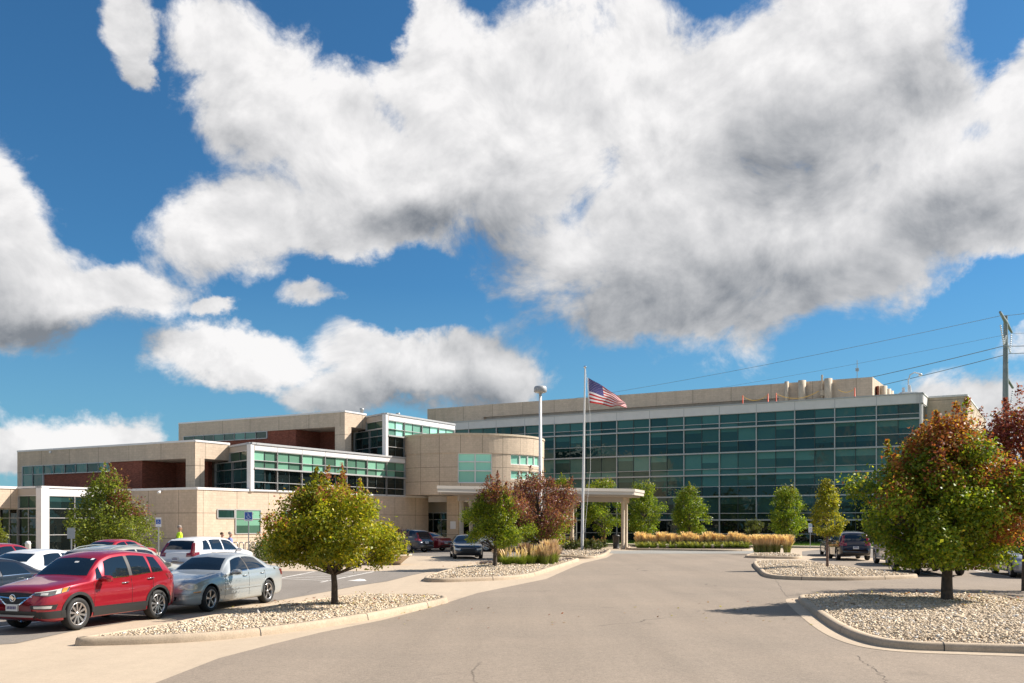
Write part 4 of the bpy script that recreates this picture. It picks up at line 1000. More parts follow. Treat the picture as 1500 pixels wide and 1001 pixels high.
tree('purple brown tree beside the tall grey lamp post', x, y, .15, 5.05, 2.6, .95, [(0, .6), (.15, .95), (.4, 1), (.65, .85), (.85, .5), (1, .15)], 75, 20000, .13, pal(top=PUR, tf=(-.05, .35), ex_p=.05, extra=(.2, .2, .03)), 21, 'autumn trees on the islands', .13, clr=.27, cx=-.3)
x, y = G(1212, 831, .15)
tree('slender young yellow green tree with a thin pinkish trunk', x, y, .15, 4.1, .84, 1.45, [(0, .5), (.1, .95), (.35, 1), (.6, .62), (.8, .3), (1, .08)], 46, 5200, .105, pal(g=[(.34, .33, .03), (.45, .38, .035), (.22, .25, .025)], top=[(.30, .20, .03)], tf=(.8, 1.3)), 31, 'autumn trees on the islands', .055, clr=.33, bark='bark_light')
bpal = pal(g=[(.17, .26, .02), (.25, .33, .025), (.11, .18, .018), (.33, .36, .03)], top=[(.26, .24, .03)], tf=(.7, 1.4))
row = [(822, 88, 6.2, 1.85, 'round green tree left of the flagpole, before the glass front'), (885, 88, 6.2, 2.1, 'green tree right behind the flagpole under the canopy edge'), (943, 86, 5.7, 1.95, 'green tree just right of the canopy columns'),
       (1010, 84, 5.15, 1.72, 'evenly round green tree standing alone above the plumed grass'), (1152, 82, 5.2, 1.75, 'green tree left of the small direction sign before the glass front')]
for i, (px, Y, H, R, lab) in enumerate(row):
    x, y = XY(px, Y); tree(lab, x, y, .05, H, R, 1.0, ROUND, 60, 9500, .15, bpal, 40 + i, 'green trees along the glass building', .09, clr=.30, shoots=.1)
x, y = XY(1105, 79); tree('small olive green shrub like tree at the end of the plumed grass', x, y, .05, 2.5, .92, .9, ROUND, 26, 2600, .12, pal(g=[(.11, .13, .03), (.15, .16, .04), (.08, .10, .025)]), 50, 'green trees along the glass building', .05, clr=.36)
x, y = XY(160, 55)
tree('broad green tree with purple patches before the left wing', x, y, 0, 5.05, 2.55, .5, [(0, .75), (.2, 1), (.45, .98), (.65, .72), (.82, .5), (1, .15)], 95, 17000, .14, pal(g=[(.19, .23, .03), (.26, .28, .035), (.12, .17, .025)], top=PUR, tf=(.8, 1.8), sidef=lambda x, h: np.clip((x - .3) * 1.6, 0, .8) * (h > .45), redspot=.03), 60, 'autumn trees on the islands', .11, clr=.26)
x, y = XY(-16, 50); tree('yellow green bush cut by the left edge of the photo', x, y, 0, 2.6, 1.0, .5, ROUND, 25, 3500, .12, pal(g=[(.14, .17, .02), (.2, .2, .03)]), 61, None, .06, clr=.36, name='bush', cat='bush')
x, y = XY(398, 52); tree('low green shrub with orange blossom beyond the white car', x, y, 0, 1.6, 1.5, .15, ROUND, 30, 3800, .10, pal(g=[(.09, .13, .02), (.13, .16, .03)], top=[(.65, .10, .02), (.70, .18, .03)], tf=(.2, 2.6)), 62, None, .04, clr=.32, name='shrub', cat='shrub')

# grasses: one clump each, blades leaning outwards with pale plumes
def blades(name, label, h, r, n, cols, plume, seed, group, loc, wd=.012, cat='grass clump'):
    rng = np.random.default_rng(seed); v = []; c = []; f = []
    a = rng.uniform(0, 2 * PI, n); rr = r * np.sqrt(rng.uniform(0, 1, n)) * .45; base = np.stack([rr * np.cos(a), rr * np.sin(a), np.zeros(n)], 1)
    lean = rng.uniform(.1, 1.0, n) * r * .75; hh = h * rng.uniform(.62, 1.0, n); az_ = a + rng.normal(0, .5, n)
    dir_ = np.stack([np.cos(az_), np.sin(az_), np.zeros(n)], 1); side = np.stack([-np.sin(az_ + rng.uniform(-1, 1, n)), np.cos(az_), np.zeros(n)], 1)
    seg = 4; V_ = []; 
    is_p = rng.random(n) < plume
    for s in range(seg + 1):
        u = s / seg; w_ = np.full(n, wd) * (1 - u * .8)
        w_ = np.where(is_p & (u > .55), wd * 3.0 * (1 - abs(u - .8) * 2.2), w_); hs = np.where(is_p, 1.0, .60) * hh
        p = base + dir_ * (lean * u ** 2)[:, None] + np.array([0, 0, 1.0]) * (hs * (u - .18 * u ** 3 * (~is_p)))[:, None]
        V_.append(np.stack([p - side * w_[:, None], p + side * w_[:, None]], 1))
        col = np.array(cols[0])[None] * rng.uniform(.7, 1.3, (n, 1))
        if u > .5: col = np.where(is_p[:, None], np.array(cols[1])[None] * rng.uniform(.8, 1.2, (n, 1)), col)
        elif u > .2: col = np.where(is_p[:, None], (np.array(cols[0]) * .5 + np.array(cols[1]) * .5)[None] * rng.uniform(.8, 1.2, (n, 1)), col)
        c.append(np.stack([col, col], 1))
    V_ = np.stack(V_, 1).reshape(-1, 3); c = np.stack(c, 1).reshape(-1, 3)
    k = (seg + 1) * 2; b = (np.arange(n) * k)[:, None]
    f = np.concatenate([np.stack([b[:, 0] + 2 * s, b[:, 0] + 2 * s + 1, b[:, 0] + 2 * s + 3, b[:, 0] + 2 * s + 2], 1) for s in range(seg)])
    o = npmesh(name, V_, f, M['blade'], np.clip(c, 0, 1)); o.location = loc; return tag(o, label, cat, group)
TAN = (.86, .63, .38); GRN = (.20, .27, .05)
for i in range(15):
    px = 937 + i * 11.3 + 3 * math.sin(i * 5.3); x, y = XY(px, 77.2 - i * .03)
    lab = ['leftmost', 'second', 'third', 'fourth', 'fifth', 'sixth', 'seventh', 'eighth', 'ninth', 'tenth', 'eleventh', 'twelfth', 'thirteenth', 'fourteenth', 'rightmost'][i]
    blades('plumed_grass', f'{lab} clump from the left in the long row of tan plumed grass', 1.18 + .16 * math.sin(i * 2.1 + 1), .5, 430 + 90 * (i % 3 - 1), (GRN, TAN), .6, 100 + i, 'plumed grass in the long row', (x, y, .15), .012)
    x, y = XY(px, 76.0 - i * .03); blades('low_grass', f'{lab} tuft from the left of low green planting before the long plumed grass row', .55, .55, 300, ((.16, .22, .04), (.3, .3, .08)), .1, 130 + i, 'low planting before the long row', (x, y, .15), .015)
for i in range(5):
    x, y = XY(1109 + i * 9.6, 64.5 - .1 * i)
    blades('plumed_grass', ['leftmost', 'second', 'middle', 'fourth', 'rightmost'][i] + ' tan plumed clump on the short right hand island', 1.25, .5, 520, ((.24, .30, .06), TAN), .6, 160 + i, 'plumed grass on the short island', (x + (.25 if i == 4 else 0), y, .15), .011)
for i, (px, Y, h, pl, col) in enumerate([(742, 45.5, .95, .05, TAN), (752, 46.6, .8, .03, TAN), (764, 45.6, .95, .04, TAN), (777, 46, 1.0, .05, TAN), (787, 47, .95, .08, TAN), (797, 46.3, 1.0, .35, (.62, .45, .33)), (806, 46.8, 1.25, .55, (.66, .47, .35)), (812, 48.5, .95, .3, (.62, .45, .33)), (733, 47.5, .8, .5, (.3, .2, .14)), (800, 49.5, 1.1, .45, (.62, .45, .33)), (770, 49.5, 1.0, .5, (.35, .22, .16))]):
    x, y = XY(px, Y)
    blades('fountain_grass', ['green tuft nearest the small trunk', 'second green tuft right of the small trunk', 'thick green tuft left of the purple tree trunk', 'green tuft under the purple tree trunk', 'green tuft below the concrete urns', 'tuft with light pinkish plumes', 'tallest pinkish plumed tuft at the right', 'small tuft at the right tip', 'brownish tuft at the left end', 'pinkish plumed tuft behind the tallest', 'brownish tuft behind the green ones'][i] + ' on the middle island', h, .45, 480, ((.22, .29, .04), col), pl, 180 + i, 'grass tufts on the middle island', (x, y, .15), .009)
for i, (px, Y) in enumerate([(824, 70), (832, 69.3), (841, 70), (849, 71.5), (858, 70), (866, 69.4), (874, 70.2), (881, 71)]):
    x, y = XY(px, Y)
    tree(['leftmost', 'second', 'third', 'fourth', 'fifth', 'sixth', 'seventh', 'rightmost'][i] + ' low flowering shrub round the flagpole', x, y, .15, .85, .42, .08, [(0, .9), (.4, 1), (.8, .8), (1, .3)], 9, 900, .09, pal(g=[(.10, .13, .03), (.15, .15, .04), (.07, .10, .03)], top=[(.34, .24, .06), (.35, .15, .10)], tf=(.4, 1.6)), 210 + i, 'shrubs round the flagpole', .015, clr=.5, name='shrub', cat='shrub')
# soft strip of grass blades on the berm
def turf():
    rng = np.random.default_rng(77); n = 40000
    t = rng.uniform(-2, 75, n); s = rng.uniform(.2, 15.5, n); p = np.array([-7.2, 120.2])[None] + np.outer(t, [.866, -.5]) + np.outer(s, [-.5, -.866])
    z = np.interp(s, [0, 8, 14, 15.6], [.12, .12, .12, .05]); h = rng.uniform(.05, .13, n); w_ = .03; a = rng.uniform(0, PI, n)
    d = np.stack([np.cos(a), np.sin(a), 0 * a], 1) * w_; q = np.stack([p[:, 0], p[:, 1], z], 1); l = rng.normal(0, .03, (n, 3)); l[:, 2] = h
    v = np.stack([q - d, q + d, q + l], 1).reshape(-1, 3); c = np.array([(.08, .14, .02)]) * rng.uniform(.7, 1.4, (n, 1)); 
    tag(npmesh('turf_grass', v, np.arange(3 * n).reshape(-1, 3), M['blade'], np.repeat(c, 3, 0)), 'short mown grass along the foot of the glass building', 'grass', kind='stuff')
turf()
# ------------------------------------------------------------------ vehicles
def pchip(xs, ys):
    xs = np.array(xs, float); ys = np.array(ys, float); h = np.diff(xs); d = np.diff(ys) / h; m = np.zeros(len(xs))
    for i in range(1, len(xs) - 1):
        if d[i - 1] * d[i] > 0:
            w1 = 2 * h[i] + h[i - 1]; w2 = h[i] + 2 * h[i - 1]; m[i] = (w1 + w2) / (w1 / d[i - 1] + w2 / d[i])
    m[0] = d[0]; m[-1] = d[-1]
    def f(x):
        x = np.clip(x, xs[0], xs[-1]); i = np.clip(np.searchsorted(xs, x) - 1, 0, len(xs) - 2); t = (x - xs[i]) / h[i]
        return (2 * t ** 3 - 3 * t ** 2 + 1) * ys[i] + (t ** 3 - 2 * t ** 2 + t) * h[i] * m[i] + (-2 * t ** 3 + 3 * t ** 2) * ys[i + 1] + (t ** 3 - t ** 2) * h[i] * m[i + 1]
    return f
# side outlines: distance from the nose against height (top line, shoulder line, underside) and half width
SUV = dict(L=4.28, W=.885, wr=.345, ax=(.92, 3.48), roof=.60,
    top=[(0, .60), (.03, .74), (.10, .88), (.22, .955), (.6, 1.02), (1.0, 1.075), (1.18, 1.11), (1.5, 1.33), (1.85, 1.545), (2.2, 1.63), (2.7, 1.655), (3.3, 1.61), (3.72, 1.545), (3.95, 1.33), (4.12, 1.08), (4.2, .98), (4.26, .80), (4.28, .62)],
    belt=[(0, .58), (.2, .82), (.6, .93), (1.2, 1.0), (2.4, 1.03), (3.4, 1.09), (3.9, 1.10), (4.15, .95), (4.28, .60)],
    sill=[(0, .42), (.08, .30), (.4, .22), (3.8, .24), (4.2, .32), (4.28, .42)],
    wid=[(0, .50), (.04, .62), (.12, .73), (.25, .80), (.5, .855), (.92, .885), (1.5, .872), (2.6, .87), (3.3, .885), (3.8, .865), (4.1, .80), (4.22, .73), (4.28, .60)],
    side=[[(1.42, 1.04), (1.50, 1.035), (1.60, 1.04), (1.60, 1.30), (1.50, 1.22)], None],
    A=1.18, R=1.86, C=3.72, D=4.10)
SEDAN = dict(L=4.82, W=.91, wr=.325, ax=(.86, 3.71), roof=.57,
    top=[(0, .52), (.04, .66), (.14, .76), (.4, .83), (.9, .91), (1.35, .97), (1.45, .985), (1.8, 1.20), (2.15, 1.37), (2.5, 1.43), (2.9, 1.44), (3.3, 1.40), (3.7, 1.25), (4.05, 1.08), (4.2, 1.045), (4.6, 1.01), (4.74, .96), (4.79, .80), (4.82, .60)],
    belt=[(0, .50), (.3, .72), (.9, .85), (1.5, .91), (2.6, .94), (3.6, .97), (4.2, .975), (4.7, .90), (4.82, .58)],
    sill=[(0, .34), (.1, .22), (.5, .19), (4.2, .20), (4.7, .28), (4.82, .38)],
    wid=[(0, .50), (.04, .62), (.14, .74), (.3, .81), (.55, .865), (.9, .895), (1.6, .905), (3.2, .91), (3.8, .90), (4.4, .86), (4.7, .77), (4.82, .62)],
    A=1.45, R=2.16, C=3.36, D=4.05)
CROSS = dict(L=4.6, W=.925, wr=.355, ax=(.93, 3.6), roof=.64,
    top=[(0, .62), (.03, .78), (.12, .92), (.3, 1.0), (.8, 1.07), (1.15, 1.12), (1.5, 1.35), (1.9, 1.58), (2.3, 1.66), (3.0, 1.68), (3.7, 1.64), (4.1, 1.56), (4.3, 1.34), (4.45, 1.08), (4.54, .98), (4.58, .8), (4.6, .62)],
    belt=[(0, .60), (.3, .86), (1.2, 1.02), (2.5, 1.06), (3.6, 1.10), (4.2, 1.10), (4.45, 1.0), (4.6, .60)],
    sill=[(0, .42), (.1, .30), (.5, .23), (4.0, .25), (4.5, .32), (4.6, .42)],
    wid=[(0, .55), (.05, .68), (.14, .78), (.3, .85), (.9, .92), (2.4, .915), (3.6, .925), (4.2, .89), (4.5, .82), (4.6, .70)],
    A=1.15, R=1.92, C=4.08, D=4.44)
PICK = dict(L=5.8, W=.98, wr=.40, ax=(.98, 4.62), roof=.68,
    top=[(0, .72), (.03, .98), (.10, 1.12), (.3, 1.18), (1.2, 1.24), (1.5, 1.27), (1.85, 1.55), (2.2, 1.80), (2.6, 1.87), (3.3, 1.87), (3.6, 1.80), (3.72, 1.5), (3.78, 1.33), (4.2, 1.32), (5.7, 1.32), (5.76, 1.28), (5.8, .8)],
    belt=[(0, .70), (.2, 1.05), (1.5, 1.18), (3.6, 1.21), (5.7, 1.24), (5.8, .78)],
    sill=[(0, .55), (.1, .45), (.5, .42), (5.2, .44), (5.8, .55)],
    wid=[(0, .74), (.04, .84), (.12, .91), (.5, .97), (1.2, .98), (5.5, .98), (5.75, .95), (5.8, .9)],
    A=1.5, R=2.25, C=3.55, D=3.72)
class Body:
    def __init__(s, T):
        s.T = T; s.top = pchip(*zip(*T['top'])); s.belt = pchip(*zip(*T['belt'])); s.sill = pchip(*zip(*T['sill'])); s.wid = pchip(*zip(*T['wid']))
        L = T['L']; s.zr = max(z for _, z in T['top'])
        S = np.unique(np.concatenate([np.linspace(0, .3, 14), np.linspace(.3, L - .3, 66), np.linspace(L - .3, L, 12), [T['A'], T['D']]]))
        rows = []
        for x in S:
            W = float(s.wid(x)); t = float(s.top(x)); z0 = float(s.sill(x)); b = min(float(s.belt(x)), t - .03)
            g = min(1, max(0, (t - b - .06) / (s.zr - b - .06))); g = g ** .8
            cr = min(.085, .55 * (t - b)); zr = t - cr; Wb = W * .965; yr = Wb * .93 * (1 - g) + T['roof'] * g * min(1, W / .86)
            ring = [(0, z0), (W * .5, z0), (W * .86, z0), (W * .955, z0 + .03)]
            for j in range(13):
                u = j / 12; z = z0 + .07 + (b - z0 - .07) * u
                y = W * (.972 + .028 * math.sin(PI * min(1, u * 1.05)) - .030 * max(0, (u - .55) / .45) ** 2 - .012 * math.exp(-((u - .38) / .10) ** 2) + .010 * math.exp(-((u - .80) / .06) ** 2))
                if j == 12: y = Wb
                ring.append((y, z))
            for j in range(1, 9):
                u = j / 8; ring.append((Wb + (yr - Wb) * u + .022 * math.sin(PI * u) * (.3 + g), b + (zr - b) * u))
            for j in range(1, 9):
                th = PI / 2 * j / 8; ring.append((yr * math.cos(th), zr + cr * math.sin(th)))
            X = L / 2 - x
            full = [(X, y, z) for y, z in ring] + [(X, -y, z) for y, z in ring[-2:0:-1]]
            rows.append(full)
        s.rows = rows
    def mesh(s, name, m):
        mb = MB(); mb.grid(s.rows, 0, True, True); mb.poly(s.rows[0], 0, True); mb.poly(s.rows[-1][::-1], 0, True)
        me = bpy.data.meshes.new(name); me.from_pydata(mb.v, [], mb.f); me.materials.append(m)
        bm = bmesh.new(); bm.from_mesh(me); bmesh.ops.recalc_face_normals(bm, faces=bm.faces[:]); bm.to_mesh(me)
        s.bvh = BVHTree.FromBMesh(bm); bm.free(); me.polygons.foreach_set('use_smooth', [True] * len(me.polygons))
        return me
def carve(me, T, m_in):
    o = bpy.data.objects.new('tmp', me); COL.objects.link(o)
    bm = bmesh.new(); L = T['L']
    for a in T['ax']:
        for sgn in (1, -1):
            r = bmesh.ops.create_cone(bm, cap_ends=True, segments=40, radius1=T['wr'] + .055, radius2=T['wr'] + .055, depth=.42)
            bmesh.ops.rotate(bm, verts=r['verts'], matrix=Matrix.Rotation(PI / 2, 3, 'X'))
            bmesh.ops.translate(bm, verts=r['verts'], vec=(L / 2 - a, sgn * (T['W'] - .07), T['wr'] + .01))
    cm = bpy.data.meshes.new('cut'); bm.to_mesh(cm); bm.free(); cm.materials.append(m_in); c = bpy.data.objects.new('cut', cm); COL.objects.link(c)
    md = o.modifiers.new('b', 'BOOLEAN'); md.object = c; md.operation = 'DIFFERENCE'; md.solver = 'EXACT'; md.material_mode = 'TRANSFER'
    dg = bpy.context.evaluated_depsgraph_get(); dg.update(); res = bpy.data.meshes.new_from_object(o.evaluated_get(dg))
    bpy.data.objects.remove(o); bpy.data.objects.remove(c)
    # the boolean upsets the smooth shading: take the normals of the uncut body back
    from mathutils.kdtree import KDTree
    kd = KDTree(len(me.vertices)); vn = [v.normal.copy() for v in me.vertices]
    for v in me.vertices: kd.insert(v.co, v.index)
    kd.balance(); cache = {}; nl = [None] * len(res.loops); body_slot = [i for i, mt in enumerate(res.materials) if mt and mt.name != m_in.name]
    for p in res.polygons:
        own = p.material_index in body_slot
        for li in p.loop_indices:
            vi = res.loops[li].vertex_index
            if own:
                if vi not in cache:
                    acc = Vector((0, 0, 0))
                    for co_, ix, dist in kd.find_n(res.vertices[vi].co, 4): acc += vn[ix] / (dist + .0015)
                    cache[vi] = acc.normalized()
                nl[li] = cache[vi]
            else: nl[li] = p.normal.copy()
    res.polygons.foreach_set('use_smooth', [True] * len(res.polygons)); res.normals_split_custom_set([tuple(n) for n in nl])
    return res
class Car:
    def __init__(s, T, label, paint, loc, rz, cat='car', name='parked_car', group='cars parked in the lot', scale=None):
        s.T = T; s.L = T['L']; s.root = empty(name, (loc[0], loc[1], .008), rz, label, cat, group); s.B = Body(T); s.paint = paint
        if scale: s.root.scale = scale
        me = s.B.mesh('body', paint); me = carve(me, T, M['black']); me.name = 'body'; link(me, 'body', s.root)
    def hit(s, ang, u, z, el=0.0):
        d = Vector((math.cos(ang) * math.cos(el), math.sin(ang) * math.cos(el), math.sin(el))); r = Vector((-math.sin(ang), math.cos(ang), 0))
        o = r * u + Vector((0, 0, z)) + d * 6 - Vector((0, 0, 6 * math.sin(el)))
        h = s.B.bvh.ray_cast(o, -d)
        return (h[0], d) if h[0] else (None, d)
    def patch(s, name, m, ang, lo, up, n=14, k=6, off=.005, parent=None, mirror=False, smooth=True):
        """a sheet lying on the body: lo and up are polylines (u, z) seen from direction ang"""
        def samp(P, t):
            d = [0]
            for i in range(len(P) - 1): d.append(d[-1] + math.dist(P[i], P[i + 1]) + 1e-9)
            x = t * d[-1]
            for i in range(len(P) - 1):
                if x <= d[i + 1] + 1e-9:
                    q = (x - d[i]) / (d[i + 1] - d[i]); return (P[i][0] + (P[i + 1][0] - P[i][0]) * q, P[i][1] + (P[i + 1][1] - P[i][1]) * q)
            return P[-1]
        rows = []; last = None; rim = []
        for i in range(k + 1):
            row = []
            for j in range(n + 1):
                a = samp(lo, j / n); b = samp(up, j / n); q = i / k
                h, d = s.hit(ang, a[0] + (b[0] - a[0]) * q, a[1] + (b[1] - a[1]) * q)
                if h is None: h = last if last is not None else Vector((0, 0, 0))
                last = h; row.append(h + d * off)
            rows.append(row)
        mb = MB(); mb.grid(rows, 0, smooth)
        # rim folded back so that the sheet has a thickness
        d = Vector((math.cos(ang), math.sin(ang), 0)) * (off + .02)
        loop = rows[0] + [r[-1] for r in rows[1:]] + rows[-1][-2::-1] + [r[0] for r in rows[-2:0:-1]]
        mb.grid([loop, [p - d for p in loop]], 0, False, True)
        o = mb.build(name, m, parent or s.root, uv=False)
        bm = bmesh.new(); bm.from_mesh(o.data); bmesh.ops.recalc_face_normals(bm, faces=bm.faces[:])
        # recalc may turn the whole sheet: make the sheet face outwards
        bm.faces.ensure_lookup_table()
        if bm.faces[n * k // 2].normal.dot(Vector((math.cos(ang), math.sin(ang), .05))) < 0: bmesh.ops.reverse_faces(bm, faces=bm.faces[:])
        bm.to_mesh(o.data); bm.free()
        if mirror: s.mirror(o)
        return o
    def patch3(s, name, m, ang, lo, up, **k):
        """corners given as (distance from the nose, y, height); laid on the body along direction ang and on the other side too"""
        L = s.L; f = lambda P: [(-(L / 2 - x) * math.sin(ang) + y * math.cos(ang), z) for x, y, z in P]
        k.setdefault('mirror', True); return s.patch(name, m, ang, f(lo), f(up), **k)
    def mirror(s, o):
        me = o.data.copy(); me.transform(Matrix.Scale(-1, 4, (0, 1, 0))); me.flip_normals(); c = link(me, o.name.split('.')[0], o.parent)
        for g in list(o.children): s.mirror2(g, c)
        return c
    def mirror2(s, g, par):
        me = g.data.copy(); me.transform(Matrix.Scale(-1, 4, (0, 1, 0))); me.flip_normals(); link(me, g.name.split('.')[0], par)
    def both(s, name, m, lo, up, **k):            # side patches, given as (distance from nose, height), on both flanks
        L = s.L
        f = lambda P: [(-(L / 2 - x), z) for x, z in P]         # left flank, seen from +y: u runs along -x
        o = s.patch(name, m, PI / 2, f(lo), f(up), **k); s.mirror(o); return o
    def glasshouse(s, trim=None):
        T = s.T; B = s.B; L = s.L; gl = M['carglass']
        A, R, C, Dd = T['A'], T['R'], T['C'], T['D']
        top = lambda x: float(B.top(x)); belt = lambda x: min(float(B.belt(x)), top(x) - .03)
        # windscreen and rear window, seen from front and rear
        yb = T['roof'] * 1.17; yt = T['roof'] * .93; z0 = top(A) + .035; z1 = top(R) - .050
        s.patch('windshield', gl, 0, [(-yb, z0 - .01), (0, z0 + .008), (yb, z0 - .01)], [(-yt, z1 - .02), (0, z1 + .012), (yt, z1 - .02)], n=22, k=12, off=.006)
        z0 = top(Dd) + .04; z1 = top(C) - .05
        s.patch('rear_window', gl, PI, [(-yb * .9, z0), (yb * .9, z0)], [(-yt * .95, z1 - .015), (0, z1), (yt * .95, z1 - .015)], n=18, k=8, off=.006)
        # side windows between the shoulder and the roof rail
        def up(x): return max(belt(x) + .03, min(top(x) - .125, top(x) - .125))
        return up, belt
    def sidewins(s, segs, lift=.045, drop=.125):
        B = s.B
        for x0, x1, p0, p1 in segs:                # p: how far the upper corner is pulled in at either end
            lo = []; up = []
            for j in range(9):
                x = x0 + (x1 - x0) * j / 8; xu = x0 + p0 + (x1 - p1 - x0 - p0) * j / 8
                lo.append((x, min(float(B.belt(x)), float(B.top(x)) - .03) + lift)); zt = float(B.top(xu)) - drop; up.append((xu, max(zt, lo[-1][1] + .015)))
            s.both('side_window', M['carglass'], lo, up, n=12, k=5, off=.007)
            if s.T.get('chrome', True):
                s.both('window_trim', M['chrome'], [(p[0], p[1] - .022) for p in lo], [(p[0], p[1] - .004) for p in lo], n=10, k=1, off=.010)
    def seams(s, xs, z0=.36):
        for x in xs:
            xu, zb = x[0], x[1] if len(x) > 1 else None
            zt = min(float(s.B.belt(x[0])), float(s.B.top(x[0]))) + .02
            s.both('door_seam', M['black'], [(x[0] + x[1], z0), (x[0] + x[1] + .007, z0)], [(x[0], zt), (x[0] + .007, zt)], n=1, k=12, off=.003)
    def handles(s, xs, z=None, m=None):
        for x in xs:
            zz = z or float(s.B.belt(x)) - .10
            h, d = s.hit(PI / 2, -(s.L / 2 - x), zz)
            mb = MB(); mb.tube([(h.x + .1, h.y + .002, h.z), (h.x + .085, h.y + .035, h.z), (h.x - .085, h.y + .037, h.z + .004), (h.x - .1, h.y + .002, h.z + .004)], .013, 8); o = mb.build('door_handle', m or M['chrome'], s.root, uv=False); s.mirror(o)
    def mirrors(s, x, z, m=None, out=.0):
        h, d = s.hit(PI / 2, -(s.L / 2 - x), z); y = h.y
        mb = MB(); c = (h.x - .02, y + .155 + out, z + .055)
        rows = []
        for i in range(9):
            u = i / 8; yy = c[1] - .13 + .26 * u; k = math.sin(PI * (.12 + .80 * u)) ** .45
            rows.append([(c[0] + .075 * k * math.cos(a) * (1.25 if math.cos(a) > 0 else .55) - .02 * u, yy, c[2] + .078 * k * math.sin(a)) for a in [2 * PI * j / 14 for j in range(14)]])
        mb.grid(rows, 0, True, True); mb.poly(rows[0][::-1], 0); mb.poly(rows[-1], 0); mb.tube([(c[0], y - .02, z - .01), (c[0], y + .09, z + .03)], .028, 8)
        o = mb.build('side_mirror', m or s.paint, s.root, uv=False); s.mirror(o)
        mb = MB(); mb.box((c[0] - .060, c[1], c[2]), (.012, .20, .12)); g = mb.build('mirror_glass', M['carglass'], o, uv=False)
    def wheels(s, spokes=10, rimm=None, style='multi', rr=.68):
        T = s.T; r = T['wr']; w_ = .225
        for a in T['ax']:
            for sgn in (1, -1):
                y = sgn * (T['W'] - w_ / 2 - .012); X = s.L / 2 - a
                hub = MB(); hub.lathe([(0, -.06), (r * .42, -.06), (r * .42, .02), (0, .02)], 24, 0, (0, 0, 0), 'y'); h = hub.build('wheel', M['black'], s.root, uv=False); h.location = (X, y, r)
                t = MB(); R = r
                prof = [(R * rr, -w_ * .42), (R * .80, -w_ * .50), (R * .93, -w_ * .48), (R * .985, -w_ * .38), (R, -w_ * .2), (R, w_ * .2), (R * .985, w_ * .38), (R * .93, w_ * .48), (R * .80, w_ * .50), (R * rr, w_ * .42)]
                t.lathe(prof, 40, 0, (0, 0, 0), 'y'); t.build('tyre', M['rubber'], h, uv=False)
                rm = MB(); ri = R * rr; o = sgn
                rm.lathe([(ri * 1.0, -o * w_ * .38), (ri * .93, -o * w_ * .30), (ri * .90, o * w_ * .25), (ri * .94, o * w_ * .42), (ri * 1.015, o * w_ * .445), (ri * 1.02, o * w_ * .40)], 40, 0, (0, 0, 0), 'y')
                rm.lathe([(0, o * w_ * .36), (ri * .16, o * w_ * .36), (ri * .19, o * w_ * .30), (ri * .19, 0)], 20, 0, (0, 0, 0), 'y')
                for k in range(spokes):
                    th = 2 * PI * k / spokes + .2; c, sn = math.cos(th), math.sin(th)
                    for half in ((-1, 1) if style == 'pair' else (0,)):
                        w0, w1 = (ri * .075, ri * .11) if style != 'five' else (ri * .15, ri * .20)
                        if style == 'pair': w0, w1 = ri * .05, ri * .06
                        th2 = th + half * .13; pr = []
                        for rad, wd, yy in ((ri * .10, w0, .33), (ri * .55, (w0 + w1) / 2 * .9, .36), (ri * .92, w1, .38)):
                            a_ = th + (th2 - th) * (rad / ri); c, sn = math.cos(a_), math.sin(a_)
                            pr.append([(rad * c - wd * sn, o * w_ * yy, rad * sn + wd * c), (rad * c + wd * sn, o * w_ * yy, rad * sn - wd * c), (rad * c + wd * sn * .8, o * w_ * (yy - .16), rad * sn - wd * c * .8), (rad * c - wd * sn * .8, o * w_ * (yy - .16), rad * sn + wd * c * .8)])
                        rm.grid(pr, 0, False, True)
                q = rm.build('rim', rimm or M['rim'], h, uv=False)
                bm = bmesh.new(); bm.from_mesh(q.data); bmesh.ops.recalc_face_normals(bm, faces=bm.faces[:]); bm.to_mesh(q.data); bm.free()
    def arches(s, m, w_=.055, chrome=False):
        T = s.T; r = T['wr'] + .052
        for a in T['ax']:
            lo = []; up = []
            for j in range(19):
                th = PI * (j / 18) * 1.02 - .03; lo.append((a - r * math.cos(th), T['wr'] + .012 + r * math.sin(th))); up.append((a - (r + w_) * math.cos(th), T['wr'] + .012 + (r + w_ * .9) * math.sin(th)))
            s.both('wheel_arch_trim', m, lo, up, n=24, k=2, off=.012)
    def sills(s, m, z1=.44, z0=.26):
        T = s.T; a, b = T['ax']; r = T['wr'] + .09
        s.both('sill_cladding', m, [(a + r, z0), (b - r, z0)], [(a + r + .02, z1), (b - r - .02, z1)], n=14, k=3, off=.012)
    def plate(s, rear, z, m=True):
        ang = PI if rear else 0
        o = s.patch('number_plate', M['plate'], ang, [(-.155, z), (.155, z)], [(-.155, z + .155), (.155, z + .155)], n=2, k=2, off=.03, smooth=False)
        h, d = s.hit(ang, 0, z + .075); mb = MB()
        for k in range(6): mb.box((h.x + d.x * .034, -.105 + .042 * k, z + .075), (.006, .024, .062))
        mb.box((h.x + d.x * .034, 0, z + .135), (.005, .16, .014)); mb.build('plate_characters', M['plate_ink'], o, uv=False)
    def rails(s, x0, x1, m):
        pts = []
        for j in range(9):
            x = x0 + (x1 - x0) * j / 8; pts.append((s.L / 2 - x, s.T['roof'] * .93, float(s.B.top(x)) - .045 + (.04 if 0 < j < 8 else 0)))
        mb = MB(); mb.tube(pts, .012, 8); o = mb.build('roof_rail', m, s.root, uv=False); s.mirror(o)
    def pshape(s, name, m, ang, C, **k):           # C: closed outline given as lower and upper polylines already
        return s.patch(name, m, ang, C[0], C[1], **k)

